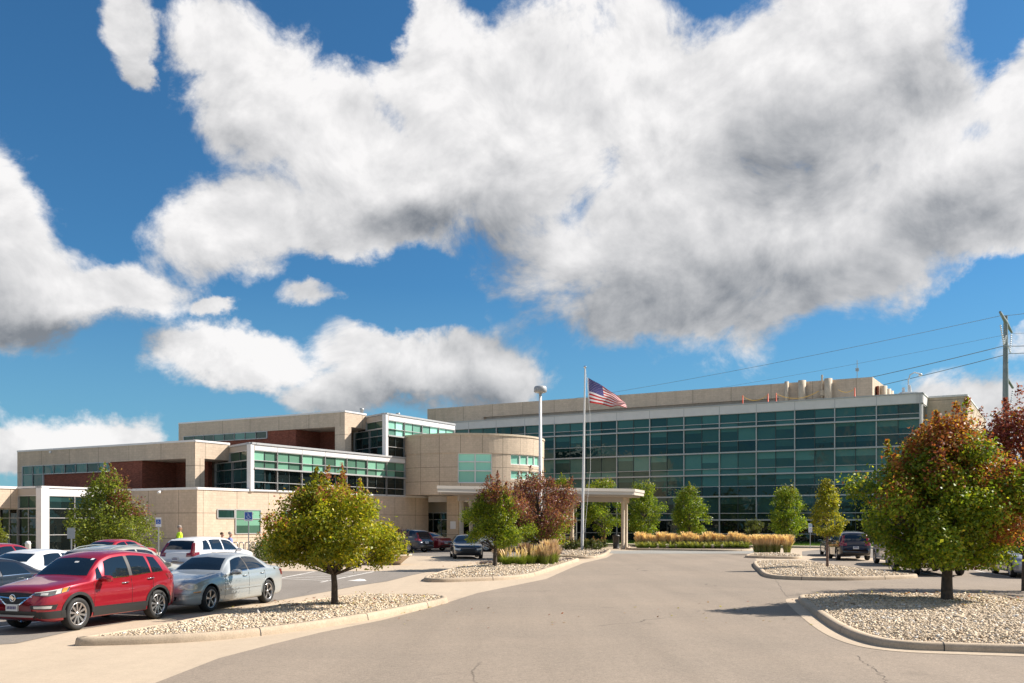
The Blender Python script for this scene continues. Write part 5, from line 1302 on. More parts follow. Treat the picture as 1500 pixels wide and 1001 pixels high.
FWD = lambda hx, hy: math.atan2(hy, hx)
STD = dict(front=True, rear=True)
def generic(T, label, col, loc, h, kind='suv', face=True, rimm=None, cat='car', metal=.3, cladding=False, name='parked_car', rails=False, **kw):
    p = paintm('paint_' + label.split()[0] + '_' + str(len(bpy.data.materials)), col, metal)
    c = Car(T, label, p, loc, FWD(*h), cat=cat, name=name, **kw); c.glasshouse()
    L = T['L']
    if T is SUV:
        c.sidewins([(1.50, 1.72, .10, .0), (1.76, 2.52, .13, .0), (2.60, 3.30, .0, .04), (3.35, 3.72, .03, .12)]); c.seams([(1.42, -.04), (2.56, 0), (3.38, -.02)]); c.handles([2.34, 3.22]); c.mirrors(1.62, 1.0)
    elif T is CROSS:
        c.sidewins([(1.55, 2.52, .32, .0), (2.60, 3.42, .0, .05), (3.48, 3.98, .02, .20)]); c.seams([(1.40, -.04), (2.56, 0), (3.44, -.04)]); c.handles([2.34, 3.30]); c.mirrors(1.62, 1.02)
    elif T is SEDAN:
        c.sidewins([(1.78, 2.62, .28, .0), (2.70, 3.52, .0, .22)], drop=.115); c.seams([(1.52, -.03), (2.66, 0), (3.50, .02)]); c.handles([2.46, 3.40]); c.mirrors(1.80, .90)
    else:
        c.sidewins([(1.85, 2.60, .36, .0), (2.68, 3.50, .0, .04)], drop=.14); c.seams([(1.60, 0), (2.64, 0), (3.56, 0)], .52); c.handles([2.44, 3.38]); c.mirrors(1.85, 1.16, out=.05)
    # ends
    zt = float(c.B.top(.12)); w = float(c.B.wid(.3))
    if T is PICK:
        c.patch('grille', M['black'], 0, [(-.55, .72), (.55, .72)], [(-.60, 1.04), (.60, 1.04)], n=12, k=5, off=.012)
        for sg in (1, -1): c.patch('headlight', M['lamp_clear'], 0, [(sg * .62, .84), (sg * .84, .86)], [(sg * .62, 1.05), (sg * .86, 1.05)], n=5, k=4, off=.014)
        for sg in (1, -1): c.patch('taillight', M['lamp_red'], PI, [(sg * .80, .85), (sg * .93, .85)], [(sg * .80, 1.2), (sg * .93, 1.2)], n=3, k=5, off=.012)
        mb = MB(); mb.box((L / 2 + .05, 0, .60), (.16, 1.86, .2)); mb.build('front_bumper', M['chrome'], c.root, uv=False)
        mb = MB(); mb.box((-L / 2 - .04, 0, .62), (.14, 1.84, .18)); mb.build('rear_bumper', M['chrome'], c.root, uv=False)
    else:
        c.patch('grille', M['black'], 0, [(-.34, zt * .52), (.34, zt * .52)], [(-.42, zt * .80), (.42, zt * .80)], n=12, k=5, off=.012)
        c.patch('lower_intake', M['plastic'], 0, [(-.5, zt * .36), (.5, zt * .36)], [(-.56, zt * .46), (.56, zt * .46)], n=10, k=2, off=.012)
        c.patch3('headlight', M['lamp_clear'], .7, [(.08, w * .55, zt * .70), (.45, w * .97, zt * .74)], [(.10, w * .50, zt * .83), (.50, w * .98, zt * .93)], n=8, k=4, off=.012)
        zr = float(c.B.belt(L - .25)); c.patch3('taillight', M['lamp_red'], PI - .7, [(L - .05, w * .55, zr - .22), (L - .42, w, zr - .20)], [(L - .10, w * .55, zr - .06), (L - .42, w, zr - .02)], n=8, k=4, off=.014)
        if T is CROSS: c.patch3('taillight', M['lamp_red'], PI - .5, [(L - .12, w * .74, zr - .05), (L - .22, w * .92, zr - .05)], [(L - .35, w * .66, zr + .36), (L - .45, w * .76, zr + .36)], n=4, k=8, off=.014)
        c.patch('rear_bumper_trim', M['plastic'], PI, [(-.62, .34), (.62, .34)], [(-.66, .46), (.66, .46)], n=10, k=2, off=.012)
        c.plate(True, .66 if T is not SEDAN else .56)
    if cladding: c.arches(M['plastic']); c.sills(M['plastic'])
    else: c.arches(p, .02)
    if rails: c.rails(1.95, L - .75, M['polesteel'])
    c.wheels(10, rimm)
    return c
def place(fpx, fpy, h, T, side, back=False, k=1.0):
    """car centre from the ground contact pixel of one wheel: heading h, side +1 = its left flank, back = that wheel is a rear one"""
    x, y = G(fpx, fpy); h = Vector(h).normalized(); l = Vector((-h.y, h.x)) * side; a = T['L'] / 2 - T['ax'][1 if back else 0]
    c = Vector((x, y)) - h * a * k - l * (T['W'] - .12) * k; return (c.x, c.y)

# the red crossover in front
H1 = Vector((-.325, -.946)); red = paintm('paint_candy_red', (.33, .006, .018), .35)
c = Car(SUV, 'glossy red compact crossover with black lower cladding, nearest car at the left edge', red, place(110, 923.5, H1, SUV, 1, k=.94), FWD(*H1), cat='car', scale=(.94, .94, .955)); c.glasshouse()
c.sidewins([(1.47, 1.66, .10, .0), (1.72, 2.50, .14, .0), (2.62, 3.22, .0, .03), (3.27, 3.66, .02, .14)], lift=.05)
c.both('pillar_trim', M['plastic'], [(2.51, 1.08), (2.61, 1.08)], [(2.51, 1.52), (2.61, 1.515)], n=2, k=6, off=.007)
c.seams([(1.40, -.03), (2.57, 0), (3.30, -.06)], .42); c.handles([2.36, 3.20]); c.mirrors(1.60, 1.0); c.arches(M['plastic'], .07); c.sills(M['plastic'], .46)
c.patch('grille', M['black'], 0, [(-.18, .60), (0, .585), (.18, .60)], [(-.50, .82), (0, .84), (.50, .82)], n=18, k=6, off=.012)
c.patch('grille_surround', M['chrome'], 0, [(-.52, .815), (-.2, .585), (0, .570), (.2, .585), (.52, .815)], [(-.50, .83), (-.185, .605), (0, .590), (.185, .605), (.50, .83)], n=24, k=1, off=.018)
for z in (.66, .70, .74, .78): c.patch('grille_bar', M['plastic'], 0, [(-.30 - (z - .66) * 1.2, z), (.30 + (z - .66) * 1.2, z)], [(-.31 - (z - .66) * 1.2, z + .012), (.31 + (z - .66) * 1.2, z + .012)], n=12, k=1, off=.02)
c.patch('chrome_wing', M['chrome'], 0, [(-.48, .745), (-.09, .715)], [(-.48, .762), (-.09, .735)], n=8, k=1, off=.024); c.patch('chrome_wing', M['chrome'], 0, [(.09, .715), (.48, .745)], [(.09, .735), (.48, .762)], n=8, k=1, off=.024)
h, d = c.hit(0, 0, .72); mb = MB(); mb.lathe([(.058, 0), (.070, .012), (.082, 0)], 24, 0, (0, 0, 0), 'y')
for k in (-1, 0, 1):
    mb.box((.022 * k, .004, .016 * k), (.022, .01, .06), M=Matrix.Rotation(-.55, 3, 'Y'))
e = mb.build('emblem', M['chrome'], c.root, uv=False); e.location = (h.x + .035, 0, .725); e.rotation_euler = (0, 0, -PI / 2)
c.patch('lower_grille', M['plastic'], 0, [(-.56, .36), (.56, .36)], [(-.60, .46), (.60, .46)], n=14, k=3, off=.012)
c.patch('skid_plate', M['alu'], 0, [(-.48, .33), (.48, .33)], [(-.56, .375), (.56, .375)], n=12, k=1, off=.022)
c.patch3('bumper_cladding', M['plastic'], .75, [(.04, .50, .30), (.58, .86, .30)], [(.04, .52, .44), (.56, .86, .46)], n=10, k=3, off=.012)
c.patch3('front_fog_housing', M['plastic'], .6, [(.06, .44, .50), (.36, .80, .49)], [(.06, .42, .58), (.40, .82, .59)], n=8, k=3, off=.013)
c.patch3('fog_lamp', M['lamp_clear'], .6, [(.08, .50, .515), (.28, .76, .51)], [(.08, .49, .565), (.30, .77, .565)], n=6, k=2, off=.02)
hl = c.patch3('headlight', M['lamp_inner'], .75, [(.10, .47, .775), (.30, .70, .765), (.66, .84, .845)], [(.12, .45, .845), (.36, .72, .885), (.72, .84, .945)], n=14, k=5, off=.014, mirror=False)
c.patch3('projector', M['lamp_clear'], .75, [(.16, .58, .785), (.26, .68, .79)], [(.18, .58, .83), (.28, .68, .84)], n=5, k=3, off=.02, parent=hl, mirror=False)
c.patch3('running_light', M['lamp_clear'], .75, [(.12, .47, .83), (.34, .71, .868), (.52, .79, .895)], [(.12, .47, .845), (.34, .71, .885), (.54, .79, .915)], n=8, k=1, off=.021, parent=hl, mirror=False)
c.patch3('lens', M['lamp_clear'], .75, [(.40, .74, .80), (.50, .78, .82)], [(.44, .75, .895), (.54, .79, .91)], n=3, k=4, off=.022, parent=hl, mirror=False)
c.patch3('turn_signal', M['lamp_amber'], .75, [(.52, .79, .825), (.62, .82, .845)], [(.56, .80, .915), (.67, .83, .93)], n=4, k=4, off=.022, parent=hl, mirror=False)
c.mirror(hl)
c.patch3('taillight', M['lamp_red'], PI - .75, [(4.18, .60, .92), (3.86, .86, .94)], [(4.12, .58, 1.03), (3.80, .86, 1.07)], n=8, k=4, off=.016)
o = c.patch('number_plate', M['plate'], 0, [(-.155, .46), (.155, .46)], [(-.155, .60), (.155, .60)], n=2, k=2, off=.04, smooth=False)
mb = MB(); h, d = c.hit(0, 0, .52)
for k in range(6): mb.box((h.x + .045, -.105 + .042 * k, .53), (.006, .024, .06))
mb.build('plate_characters', M['plate_ink'], o, uv=False)
c.both('rocker_shadow_gap', M['black'], [(1.4, .455), (3.0, .455)], [(1.4, .463), (3.0, .463)], n=8, k=1, off=.014)
# sticker and mirror inside the screen
c.patch('windscreen_sticker', M['plate'], 0, [(.10, 1.40), (.2, 1.40)], [(.10, 1.43), (.2, 1.43)], n=2, k=1, off=.011); c.patch('registration_sticker', M['sign_white'], 0, [(.44, 1.46), (.5, 1.46)], [(.44, 1.49), (.5, 1.49)], n=2, k=1, off=.011)
rim2 = mat('machined_rim', (.55, .52, .50), .25, .85); c.wheels(10, rim2, 'multi', .70)

# the silver saloon behind it
H2 = Vector((-.27, -.963)); sil = paintm('paint_silver', (.40, .425, .425), .45, .34)
c = Car(SEDAN, 'silver four door sedan with oval headlights behind the red crossover', sil, place(305, 896.5, H2, SEDAN, 1, k=.95), FWD(*H2), scale=(.95, .95, .97)); c.glasshouse()

c.sidewins([(1.80, 2.62, .30, .0), (2.70, 3.58, .0, .26)], drop=.115); c.seams([(1.50, -.03), (2.66, 0), (3.50, .06)], .30); c.handles([2.46, 3.38], m=sil); c.mirrors(1.82, .90)
c.both('pillar_trim', M['plastic'], [(2.63, .99), (2.69, .99)], [(2.63, 1.30), (2.69, 1.30)], n=2, k=6, off=.007)
c.both('side_moulding', sil, [(1.30, .50), (3.30, .51)], [(1.30, .535), (3.30, .545)], n=16, k=1, off=.016)
c.arches(sil, .018)
for y0, x0, y1, x1, zc, hh in ((.40, .10, .54, .17, .645, .062), (.53, .15, .77, .42, .66, .088)):
    n = 16; lo = []; up = []
    for j in range(n + 1):
        a = PI * j / n; f = .5 - .5 * math.cos(a); X_ = x0 + (x1 - x0) * f; Y_ = y0 + (y1 - y0) * f; lo.append((X_, Y_, zc - hh * math.sin(a) * .9 - .003)); up.append((X_, Y_, zc + hh * math.sin(a) + .003))
    hl = c.patch3('headlight', M['lamp_warm'], .7, lo, up, n=16, k=8, off=.02, mirror=False)
    lo = []; up = []; r_ = hh * .55
    for j in range(11):
        a = PI * j / 10; f = .5 - .24 * math.cos(a); X_ = x0 + (x1 - x0) * f; Y_ = y0 + (y1 - y0) * f; lo.append((X_, Y_, zc - r_ * math.sin(a) - .002)); up.append((X_, Y_, zc + r_ * math.sin(a) + .002))
    c.patch3('reflector', M['lamp_clear'], .7, lo, up, n=10, k=4, off=.024, parent=hl, mirror=False); c.mirror(hl)
c.patch3('taillight', M['lamp_red'], PI - .9, [(4.72, .70, .74), (4.50, .86, .76)], [(4.68, .70, .90), (4.44, .86, .93)], n=8, k=4, off=.014)
c.patch3('side_marker', M['lamp_amber'], 1.0, [(.24, .76, .515), (.44, .86, .515)], [(.24, .76, .535), (.44, .86, .535)], n=4, k=1, off=.016)
c.patch3('fog_lamp', M['lamp_clear'], .4, [(.06, .50, .345), (.12, .62, .345)], [(.06, .50, .405), (.12, .62, .405)], n=4, k=3, off=.018)
c.patch('grille', mat('grille_blue_black', (.01, .012, .05), .3), 0, [(-.19, .53), (.19, .53)], [(-.30, .70), (0, .72), (.30, .70)], n=12, k=5, off=.014)
c.patch('grille_surround', M['chrome'], 0, [(-.31, .70), (0, .72), (.31, .70)], [(-.315, .715), (0, .735), (.315, .715)], n=12, k=1, off=.02)
c.patch('lower_grille', M['plastic'], 0, [(-.42, .33), (.42, .33)], [(-.46, .42), (.46, .42)], n=12, k=3, off=.014)
for z in (.355, .385): c.patch('grille_bar', M['alu'], 0, [(-.40, z), (.40, z)], [(-.40, z + .008), (.40, z + .008)], n=8, k=1, off=.022)
c.patch3('bumper_seam', M['black'], .7, [(.03, .3, .475), (.52, .87, .50)], [(.03, .3, .480), (.52, .87, .505)], n=12, k=1, off=.003)
c.wheels(5, M['rim'], 'pair', .70)

UH = (.27, .963)
generic(SUV, 'silver beige crossover with roof rails, hidden behind the red crossover', (.38, .36, .31), (-10.75, 26.6), UH, rails=True, scale=(1, 1, .95))
generic(CROSS, 'white crossover seen from behind with tall red tail lamps, beyond the silver sedan', (.78, .76, .74), (-12.85, 40.6), (.30, .954), metal=0, scale=(1, 1, .95))
generic(SEDAN, 'black sedan cut off at the left edge beside the red crossover', (.012, .012, .014), (-12.95, 22.6), H1, scale=(1, 1, .94))
generic(SEDAN, 'white sedan behind the black one at the left edge', (.70, .70, .70), (-13.3, 27.4), UH, metal=0)
generic(SEDAN, 'dark red sedan at the far left, only its roof showing above the white sedan', (.30, .01, .02), (-18.6, 35.0), UH)
generic(SEDAN, 'bright red sedan with dark glass roof behind the silver beige crossover', (.40, .012, .02), (-17.9, 42.5), (-.27, -.963))
generic(CROSS, 'dark navy crossover parked by the beige wall beyond the flower bowl', (.018, .024, .04), (-7.9, 70.0), (-.78, .62), group='cars by the entrance')
generic(SEDAN, 'dark red sedan parked right of the navy crossover by the beige wall', (.22, .008, .015), (-6.9, 74.0), (-.78, .62), group='cars by the entrance')
generic(SEDAN, 'black sedan facing the camera in front of the entrance, left of the rusty topped tree', (.010, .014, .026), (-2.85, 59.0), (.12, -.993), group='cars by the entrance')
generic(PICK, 'white pickup truck waiting under the canopy behind the trees', (.74, .73, .71), (.1, 71.5), (-.99, .14), metal=0, cat='pickup truck', name='pickup_truck', group='cars by the entrance')
generic(CROSS, 'dark plum crossover seen from behind, right of the slender young tree', (.020, .014, .016), (19.85, 56.4), (.16, .987), group='cars in the right hand rows')
generic(SEDAN, 'grey green sedan just left of the dark plum crossover', (.20, .24, .23), (21.5, 63.2), (.2, .98), group='cars in the right hand rows')
generic(CROSS, 'pale silver crossover half hidden by the large autumn tree', (.55, .55, .54), (20.0, 49.4), (.14, .99), group='cars in the right hand rows')
generic(PICK, 'black pickup truck with chrome bumper behind the trunk of the large tree', (.010, .010, .011), (17.9, 41.4), (-.16, -.987), cat='pickup truck', name='pickup_truck', group='cars in the right hand rows')
generic(SEDAN, 'silver grey sedan at the right edge beside the black pickup', (.30, .30, .31), place(1483, 846, (-.25, -.968), SEDAN, -1), (-.25, -.968), group='cars in the right hand rows')
generic(CROSS, 'grey crossover at the right edge beyond the silver grey sedan', (.16, .165, .17), (27.2, 46.5), (-.25, -.968), group='cars in the right hand rows')
# ------------------------------------------------------------------ people
def skin_mesh(name, V_, E_, R_, m, parent, sub=2, root=0):
    me = bpy.data.meshes.new(name); me.from_pydata(V_, E_, []); o = bpy.data.objects.new('tmp', me); COL.objects.link(o)
    md = o.modifiers.new('s', 'SKIN'); md.use_smooth_shade = True
    for i, r in enumerate(R_):
        sv = me.skin_vertices[0].data[i]; sv.radius = (r, r) if not isinstance(r, tuple) else r; sv.use_root = (i == root)
    s = o.modifiers.new('u', 'SUBSURF'); s.levels = sub; s.render_levels = sub
    dg = bpy.context.evaluated_depsgraph_get(); dg.update(); res = bpy.data.meshes.new_from_object(o.evaluated_get(dg)); bpy.data.objects.remove(o)
    res.materials.clear(); res.materials.append(m); res.polygons.foreach_set('use_smooth', [True] * len(res.polygons)); res.name = name
    return link(res, name, parent)
def person(label, loc, rz, shirt, trousers, hair, h=1.7, hair_kind='short', arms=((.10, .0, -.05), (.10, .05, -.02)), step=.12, sleeves=1.0, seated=False):
    """faces +x"""
    k = h / 1.7; root = empty('person', (loc[0], loc[1], loc[2] if len(loc) > 2 else 0), rz, label, 'person'); root.scale = (k, k, k)
    V_ = []; E_ = []; R_ = []
    def add(p, r, par=None):
        V_.append(p); R_.append(r)
        if par is not None: E_.append((par, len(V_) - 1))
        return len(V_) - 1
    pel = add((0, 0, .93), (.13, .10)); sp = add((0, 0, 1.10), (.12, .09), pel); ch = add((.01, 0, 1.28), (.15, .10), sp); nk = add((0, 0, 1.42), .06, ch); nk2 = add((.015, 0, 1.49), .052, nk)
    hd = add((.03, 0, 1.575), (.072, .078), nk2); hd2 = add((.02, 0, 1.64), (.07, .075), hd)
    sh = {}
    for sg in (1, -1):
        a = arms[0] if sg == 1 else arms[1]
        s_ = add((0, sg * .17, 1.39), .055, ch); e = add((-.02 + a[0] * .3, sg * .235, 1.12), .042, s_); w_ = add((a[0] + .06, sg * (.22 + a[1]), .90 + a[2] * -2), .028, e)
        pm = add((a[0] + .085, sg * (.225 + a[1]), .84 + a[2] * -2), (.034, .018), w_); pz = V_[pm]; sh[sg] = (s_, e, w_)
        for f in range(4):
            o = (-.026 + .0175 * f); ln = (.062, .074, .070, .055)[f]
            k1 = add((pz[0] + o, pz[1] + sg * .004, pz[2] - .035), .009, pm); k2 = add((pz[0] + o + .006, pz[1] - sg * .004, pz[2] - .035 - ln * .55), .0085, k1); add((pz[0] + o + .012, pz[1] - sg * .014, pz[2] - .035 - ln), .007, k2)
        t1 = add((pz[0] + .030, pz[1] - sg * .008, pz[2] + .01), .010, pm); add((pz[0] + .050, pz[1] - sg * .016, pz[2] - .03), .009, t1)
        st = step * sg; hp = add((0, sg * .09, .88), .085, pel); kn = add((st * .5 + .03, sg * .10, .49), .058, hp); an = add((st, sg * .10, .09), .038, kn); hl = add((st - .02, sg * .10, .05), .036, an); add((st + .15, sg * .115, .035), .030, hl)
    skin_mesh('body', V_, E_, R_, M['skin'], root)
    # garments
    def g(name, pts, m, sub=2):
        v = [p[0] for p in pts]; r = [p[1] for p in pts]; e = [(p[2], i) for i, p in enumerate(pts) if p[2] is not None]; return skin_mesh(name, v, e, r, m, root, sub)
    pts = [((0, 0, .95), (.155, .125), None), ((0, 0, 1.10), (.145, .12), 0), ((.01, 0, 1.28), (.175, .13), 1), ((0, 0, 1.395), (.10, .09), 2)]
    for sg in (1, -1):
        s_, e, w_ = sh[sg]; b = len(pts); vw = Vector(V_[e]).lerp(Vector(V_[w_]), .85 * sleeves)
        pts += [((0, sg * .16, 1.37), .078, 2), (tuple(V_[e]), .060, b), (tuple(vw), .048, b + 1)]
    g('jacket' if sleeves > .5 else 'shirt', pts, shirt)
    pts = [((0, 0, .94), (.145, .12), None)]
    for sg in (1, -1):
        st = step * sg; b = len(pts); pts += [((0, sg * .09, .86), .105, 0), ((st * .5 + .03, sg * .10, .49), .078, b), ((st, sg * .10, .12), .062, b + 1)]
    g('trousers', pts, trousers)
    for sg in (1, -1):
        mb = MB(); mb.ball((step * sg + .05, sg * .11, .04), (.145, .052, .045), 0, 12, 6); mb.build('shoe', M['plastic'], root)
    mb = MB(); mb.ball((-.005, 0, 1.655), (.095, .088, .088), 0, 16, 8)
    if hair_kind == 'long': mb.ball((-.05, 0, 1.58), (.06, .085, .10), 0, 12, 8)
    mb.build('hair', hair, root)
    mb = MB(); mb.ball((.113, 0, 1.578), (.018, .012, .022), 0, 8, 6); mb.build('nose', M['skin'], root)
    for sg in (1, -1):
        mb = MB(); mb.ball((.092, sg * .030, 1.605), (.012, .012, .009), 0, 8, 6); mb.build('eye', M['black'], root)
        mb = MB(); mb.ball((.015, sg * .080, 1.595), (.02, .012, .032), 0, 8, 6); mb.build('ear', M['skin'], root)
    mb = MB(); mb.box((.098, 0, 1.543), (.008, .045, .008)); mb.build('mouth', M['lamp_red'], root)
    return root
hv = mat('hi_vis_yellow', (.50, .78, .01), .7); blue = mat('shirt_blue', (.16, .20, .42), .8, noise=(40, .3)); grey = mat('trousers_grey', (.06, .06, .07), .8); pinkc = mat('shirt_pink', (.55, .30, .25), .8); whitec = mat('shirt_white', (.6, .58, .56), .8)
person('person in a bright yellow hi-vis jacket walking past the shaded beige wall', (*XY(263, 45), .16), .1, hv, grey, M['hair_grey'], 1.86)
person('person with short hair and sunglasses, left one of the pair behind the white crossover', (*XY(325, 48), .0), -.2, whitec, grey, M['hair_brown'], 1.66, sleeves=.4)
person('person with grey hair and a blue patterned shirt beside the bicycle racks', (*XY(337, 47), .0), .0, blue, grey, M['hair_grey'], 1.70, sleeves=.4)
person('person in a pink top bending over beside the white pickup truck', (*XY(771, 68), .0), PI, pinkc, grey, M['hair_brown'], 1.7, 'long', sleeves=.3)

# ------------------------------------------------------------------ street furniture
def sign(px, Y, z1, label, size, kind, face=None, group=None, back=False, z0=0):
    x, y = XY(px, Y); root = empty('road_sign', (x, y, z0), 0, label, 'sign', group)
    mb = MB(); mb.box((0, .03, z1 / 2), (.05, .04, z1)); mb.build('post', M['steel'], root)
    w_, h_ = size; mb = MB(); mb.box((0, 0, z1 - h_ / 2), (w_, .006, h_)); p = mb.build('panel', M['steel' if back else 'sign_white'], root)
    if kind == 'access':
        mb = MB(); s = w_ * .86; cz = z1 - h_ * .45; mb.box((0, -.006, cz), (s, .004, s)); mb.build('blue_square', M['sign_blue'], p)
        mb = MB(); r = s * .5
        mb.lathe([(.0, -.004), (.10 * r, -.004), (.10 * r, 0), (0, 0)], 12, 0, (-.12 * r, -.010, cz + .68 * r), 'y')
        mb.tube([(-.12 * r, -.011, cz + .5 * r), (-.08 * r, -.011, cz - .05 * r), (.32 * r, -.011, cz - .05 * r), (.5 * r, -.011, cz - .5 * r), (.64 * r, -.011, cz - .46 * r)], .065 * r, 6)
        mb.tube([(-.1 * r, -.011, cz + .25 * r), (.26 * r, -.011, cz + .25 * r)], .055 * r, 6)
        mb.tube([(-.05 * r + .42 * r * math.cos(a), -.011, cz - .30 * r + .42 * r * math.sin(a)) for a in [math.radians(130 + 22 * i) for i in range(10)]], .06 * r, 6)
        mb.build('wheelchair_symbol', M['sign_white'], p)
        mb = MB()
        for k in range(4): mb.box((-.3 * s + .2 * s * k, -.006, z1 - h_ * .92), (.12 * s, .003, h_ * .04))
        mb.build('lettering', M['sign_blue'], p)
    if kind == 'info':
        mb = MB(); mb.box((0, -.006, z1 - .18), (w_ * .8, .004, .22)); mb.build('blue_field', mat('pale_blue', (.30, .42, .50), .6), p)
        mb = MB()
        for k in range(4): mb.box((0, -.006, z1 - .42 - .11 * k), (w_ * .7, .004, .03))
        mb.build('lettering', M['plate_ink'], p)
    return root
ACC = 'accessible parking signs'
sign(232, 52, 2.45, 'accessible parking sign at the right of the broad purple patched tree', (.30, .52), 'access', group=ACC)
sign(364, 50, 2.75, 'accessible parking sign standing before the bicycle racks', (.44, .50), 'access', group=ACC)
sign(104, 42, 1.95, 'grey back of a parking sign between the glazed bay and the broad tree', (.34, .48), '', back=True)
sign(1187, 78, 2.05, 'small pale direction sign on the lawn right of the green tree', (.30, .75), 'info', z0=.05)

x, y = XY(254, 50); mb = MB(); mb.lathe([(.0, 0), (.13, 0), (.13, 1.16), (.15, 1.17), (.15, 1.24), (.10, 1.30), (0, 1.31)], 18); thing(mb, 'bollard', M['white_paint'], 'white round topped bollard left of the white crossover', 'bollard', None, (x, y, 0))
x, y = XY(41, 47); mb = MB(); mb.lathe([(.0, 0), (.13, 0), (.13, 1.1), (.15, 1.12), (.10, 1.25), (0, 1.27)], 18); thing(mb, 'bollard', M['white_paint'], 'white round topped bollard before the glazed bay at the far left', 'bollard', None, (x, y, 0))

# bicycle rack of round loops
for i in range(5):
    x, y = XY(345 + i * 8.6, 58); mb = MB()
    mb.tube([(-.13, 0, -.03), (-.13, 0, .85)] + [(-.13 * math.cos(a), 0, .85 + .13 * math.sin(a)) for a in [PI * j / 8 for j in range(1, 8)]] + [(.13, 0, .85), (.13, 0, -.03)], .032, 8)
    thing(mb, 'bicycle_rack', M['steel'], ['leftmost', 'second', 'middle', 'fourth', 'rightmost'][i] + ' steel bicycle rack loop from the left, before the green window', 'bicycle rack', 'row of bicycle racks', (x, y, 0))

# picnic table on looped legs
x, y = XY(449, 52); pt = empty('picnic_table', (x, y, 0), .15, 'dark metal picnic table with looped legs half hidden by the low tree', 'table')
dkm = mat('dark_coated_metal', (.06, .035, .032), .5)
mb = MB(); mb.box((0, 0, .75), (1.9, .75, .05)); mb.build('tabletop', dkm, pt)
for sg in (1, -1): mb = MB(); mb.box((0, sg * .68, .45), (1.9, .26, .04)); mb.build('seat', dkm, pt)
for sx in (-.6, .6):
    mb = MB(); mb.tube([(sx, -.75, .43), (sx, -.75, .08), (sx, -.68, .02), (sx, .68, .02), (sx, .75, .08), (sx, .75, .43)], .028, 8); mb.tube([(sx, -.25, .03), (sx, -.25, .73)], .028, 8); mb.tube([(sx, .25, .03), (sx, .25, .73)], .028, 8); mb.build('leg', dkm, pt)
# flower bowl with dark ornamental grass
x, y = XY(573, 49.5); mb = MB(); mb.lathe([(0, 0), (.42, 0), (.50, .04), (.95, .42), (1.08, .47), (1.08, .53), (.98, .53), (.9, .44), (0, .42)], 36); bowl = thing(mb, 'planter_bowl', M['bowl'], 'wide low cream bowl planted with mauve and yellow flowers', 'planter', None, (x, y, 0))
def flowers(c0, cols, r, n, seed, nm, lab, loc):
    rng = np.random.default_rng(seed); a = rng.uniform(0, 2 * PI, n); q = r * np.sqrt(rng.uniform(0, 1, n)); z = .16 * (1 - (q / r) ** 2) + rng.uniform(0, .06, n)
    v, f = ico(); vv = v[None] * (.035 * rng.uniform(.7, 1.3, (n, 1, 1))) + np.stack([q * np.cos(a), q * np.sin(a), z], 1)[:, None]
    col = np.array(cols)[rng.integers(0, len(cols), n)]; o = npmesh(nm, vv.reshape(-1, 3), (f[None] + (np.arange(n) * 12)[:, None, None]).reshape(-1, 3), M['blade'], np.repeat(col, 12, 0)); o.location = loc; return tag(o, lab, 'flowers')
flowers(0, [(.28, .03, .12), (.20, .02, .08), (.06, .08, .02)], .42, 620, 5, 'flowers', 'mauve flowers in the cream bowl', (x + .05, y, .44))
flowers(0, [(.65, .38, .02), (.55, .40, .02), (.08, .11, .02)], .30, 380, 6, 'flowers', 'yellow flowers at the right of the cream bowl', (x + .62, y + .05, .44))
blades('fountain_grass', 'dark purple fountain grass in the middle of the cream bowl', 1.55, .95, 620, ((.055, .03, .03), (.15, .09, .07)), .35, 9, None, (x + .02, y + .25, .42), .011)
x, y = XY(512, 47); mb = MB(); mb.ball((0, 0, .12), (.26, .2, .19), 0, 10, 6); thing(mb, 'rock', M['rock'], 'small brown boulder on the pavement between the tree and the bowl', 'rock', None, (x, y, 0))

# litter bin, urns and pedestal
x, y = XY(902.5, 78.6); mb = MB(); mb.lathe([(0, 0), (.26, 0), (.27, .06), (.25, .08), (.27, .98), (.31, 1.0), (.31, 1.08), (.22, 1.16), (0, 1.18)], 20); thing(mb, 'litter_bin', M['plastic'], 'black litter bin beside the right canopy column', 'litter bin', None, (x, y, 0))
for i, (px, Y, lab) in enumerate(((803, 62, 'tapered stone urn with green plant, right of the lamp post base'), (765, 70, 'tapered stone urn partly behind the purple tree trunk'))):
    x, y = XY(px, Y); r = empty('urn', (x, y, 0), 0, lab, 'urn', 'stone urns near the entrance')
    mb = MB(); mb.lathe([(0, 0), (.22, 0), (.22, .1), (.16, .2), (.26, .9), (.36, 1.0), (.36, 1.08), (.30, 1.08), (.28, 1.0), (0, .98)], 24); mb.build('pot', M['rock'] if i == 0 else M['bowl'], r)
    rng = np.random.default_rng(300 + i); n = 260; K = rng.normal(0, .14, (n, 3)) * [1, 1, .7] + [0, 0, 1.2]; t = rng.normal(0, .05, (n, 3)); b = rng.normal(0, .04, (n, 3))
    v = np.stack([K - t, K + b, K + t], 1).reshape(-1, 3); npmesh('plant', v, np.arange(3 * n).reshape(-1, 3), M['leaf'], np.repeat(np.array([(.12, .17, .02)]) * rng.uniform(.6, 1.6, (n, 1)), 3, 0), r)
# benches in the shade behind the trees
for px, Y, lab in ((830, 84, 'dark bench in the shade left of the flagpole'),):
    x, y = XY(px, Y); bn = empty('park_bench', (x, y, 0), 0, lab, 'bench'); mb = MB(); mb.box((0, 0, .45), (1.7, .42, .05)); mb.build('seat', M['polesteel'], bn)
    mb = MB(); mb.box((0, .2, .75), (1.7, .05, .45)); mb.build('backrest', M['polesteel'], bn)
    for sx in (-.7, .7): mb = MB(); mb.box((sx, 0, .22), (.06, .4, .44)); mb.build('leg', M['polesteel'], bn)

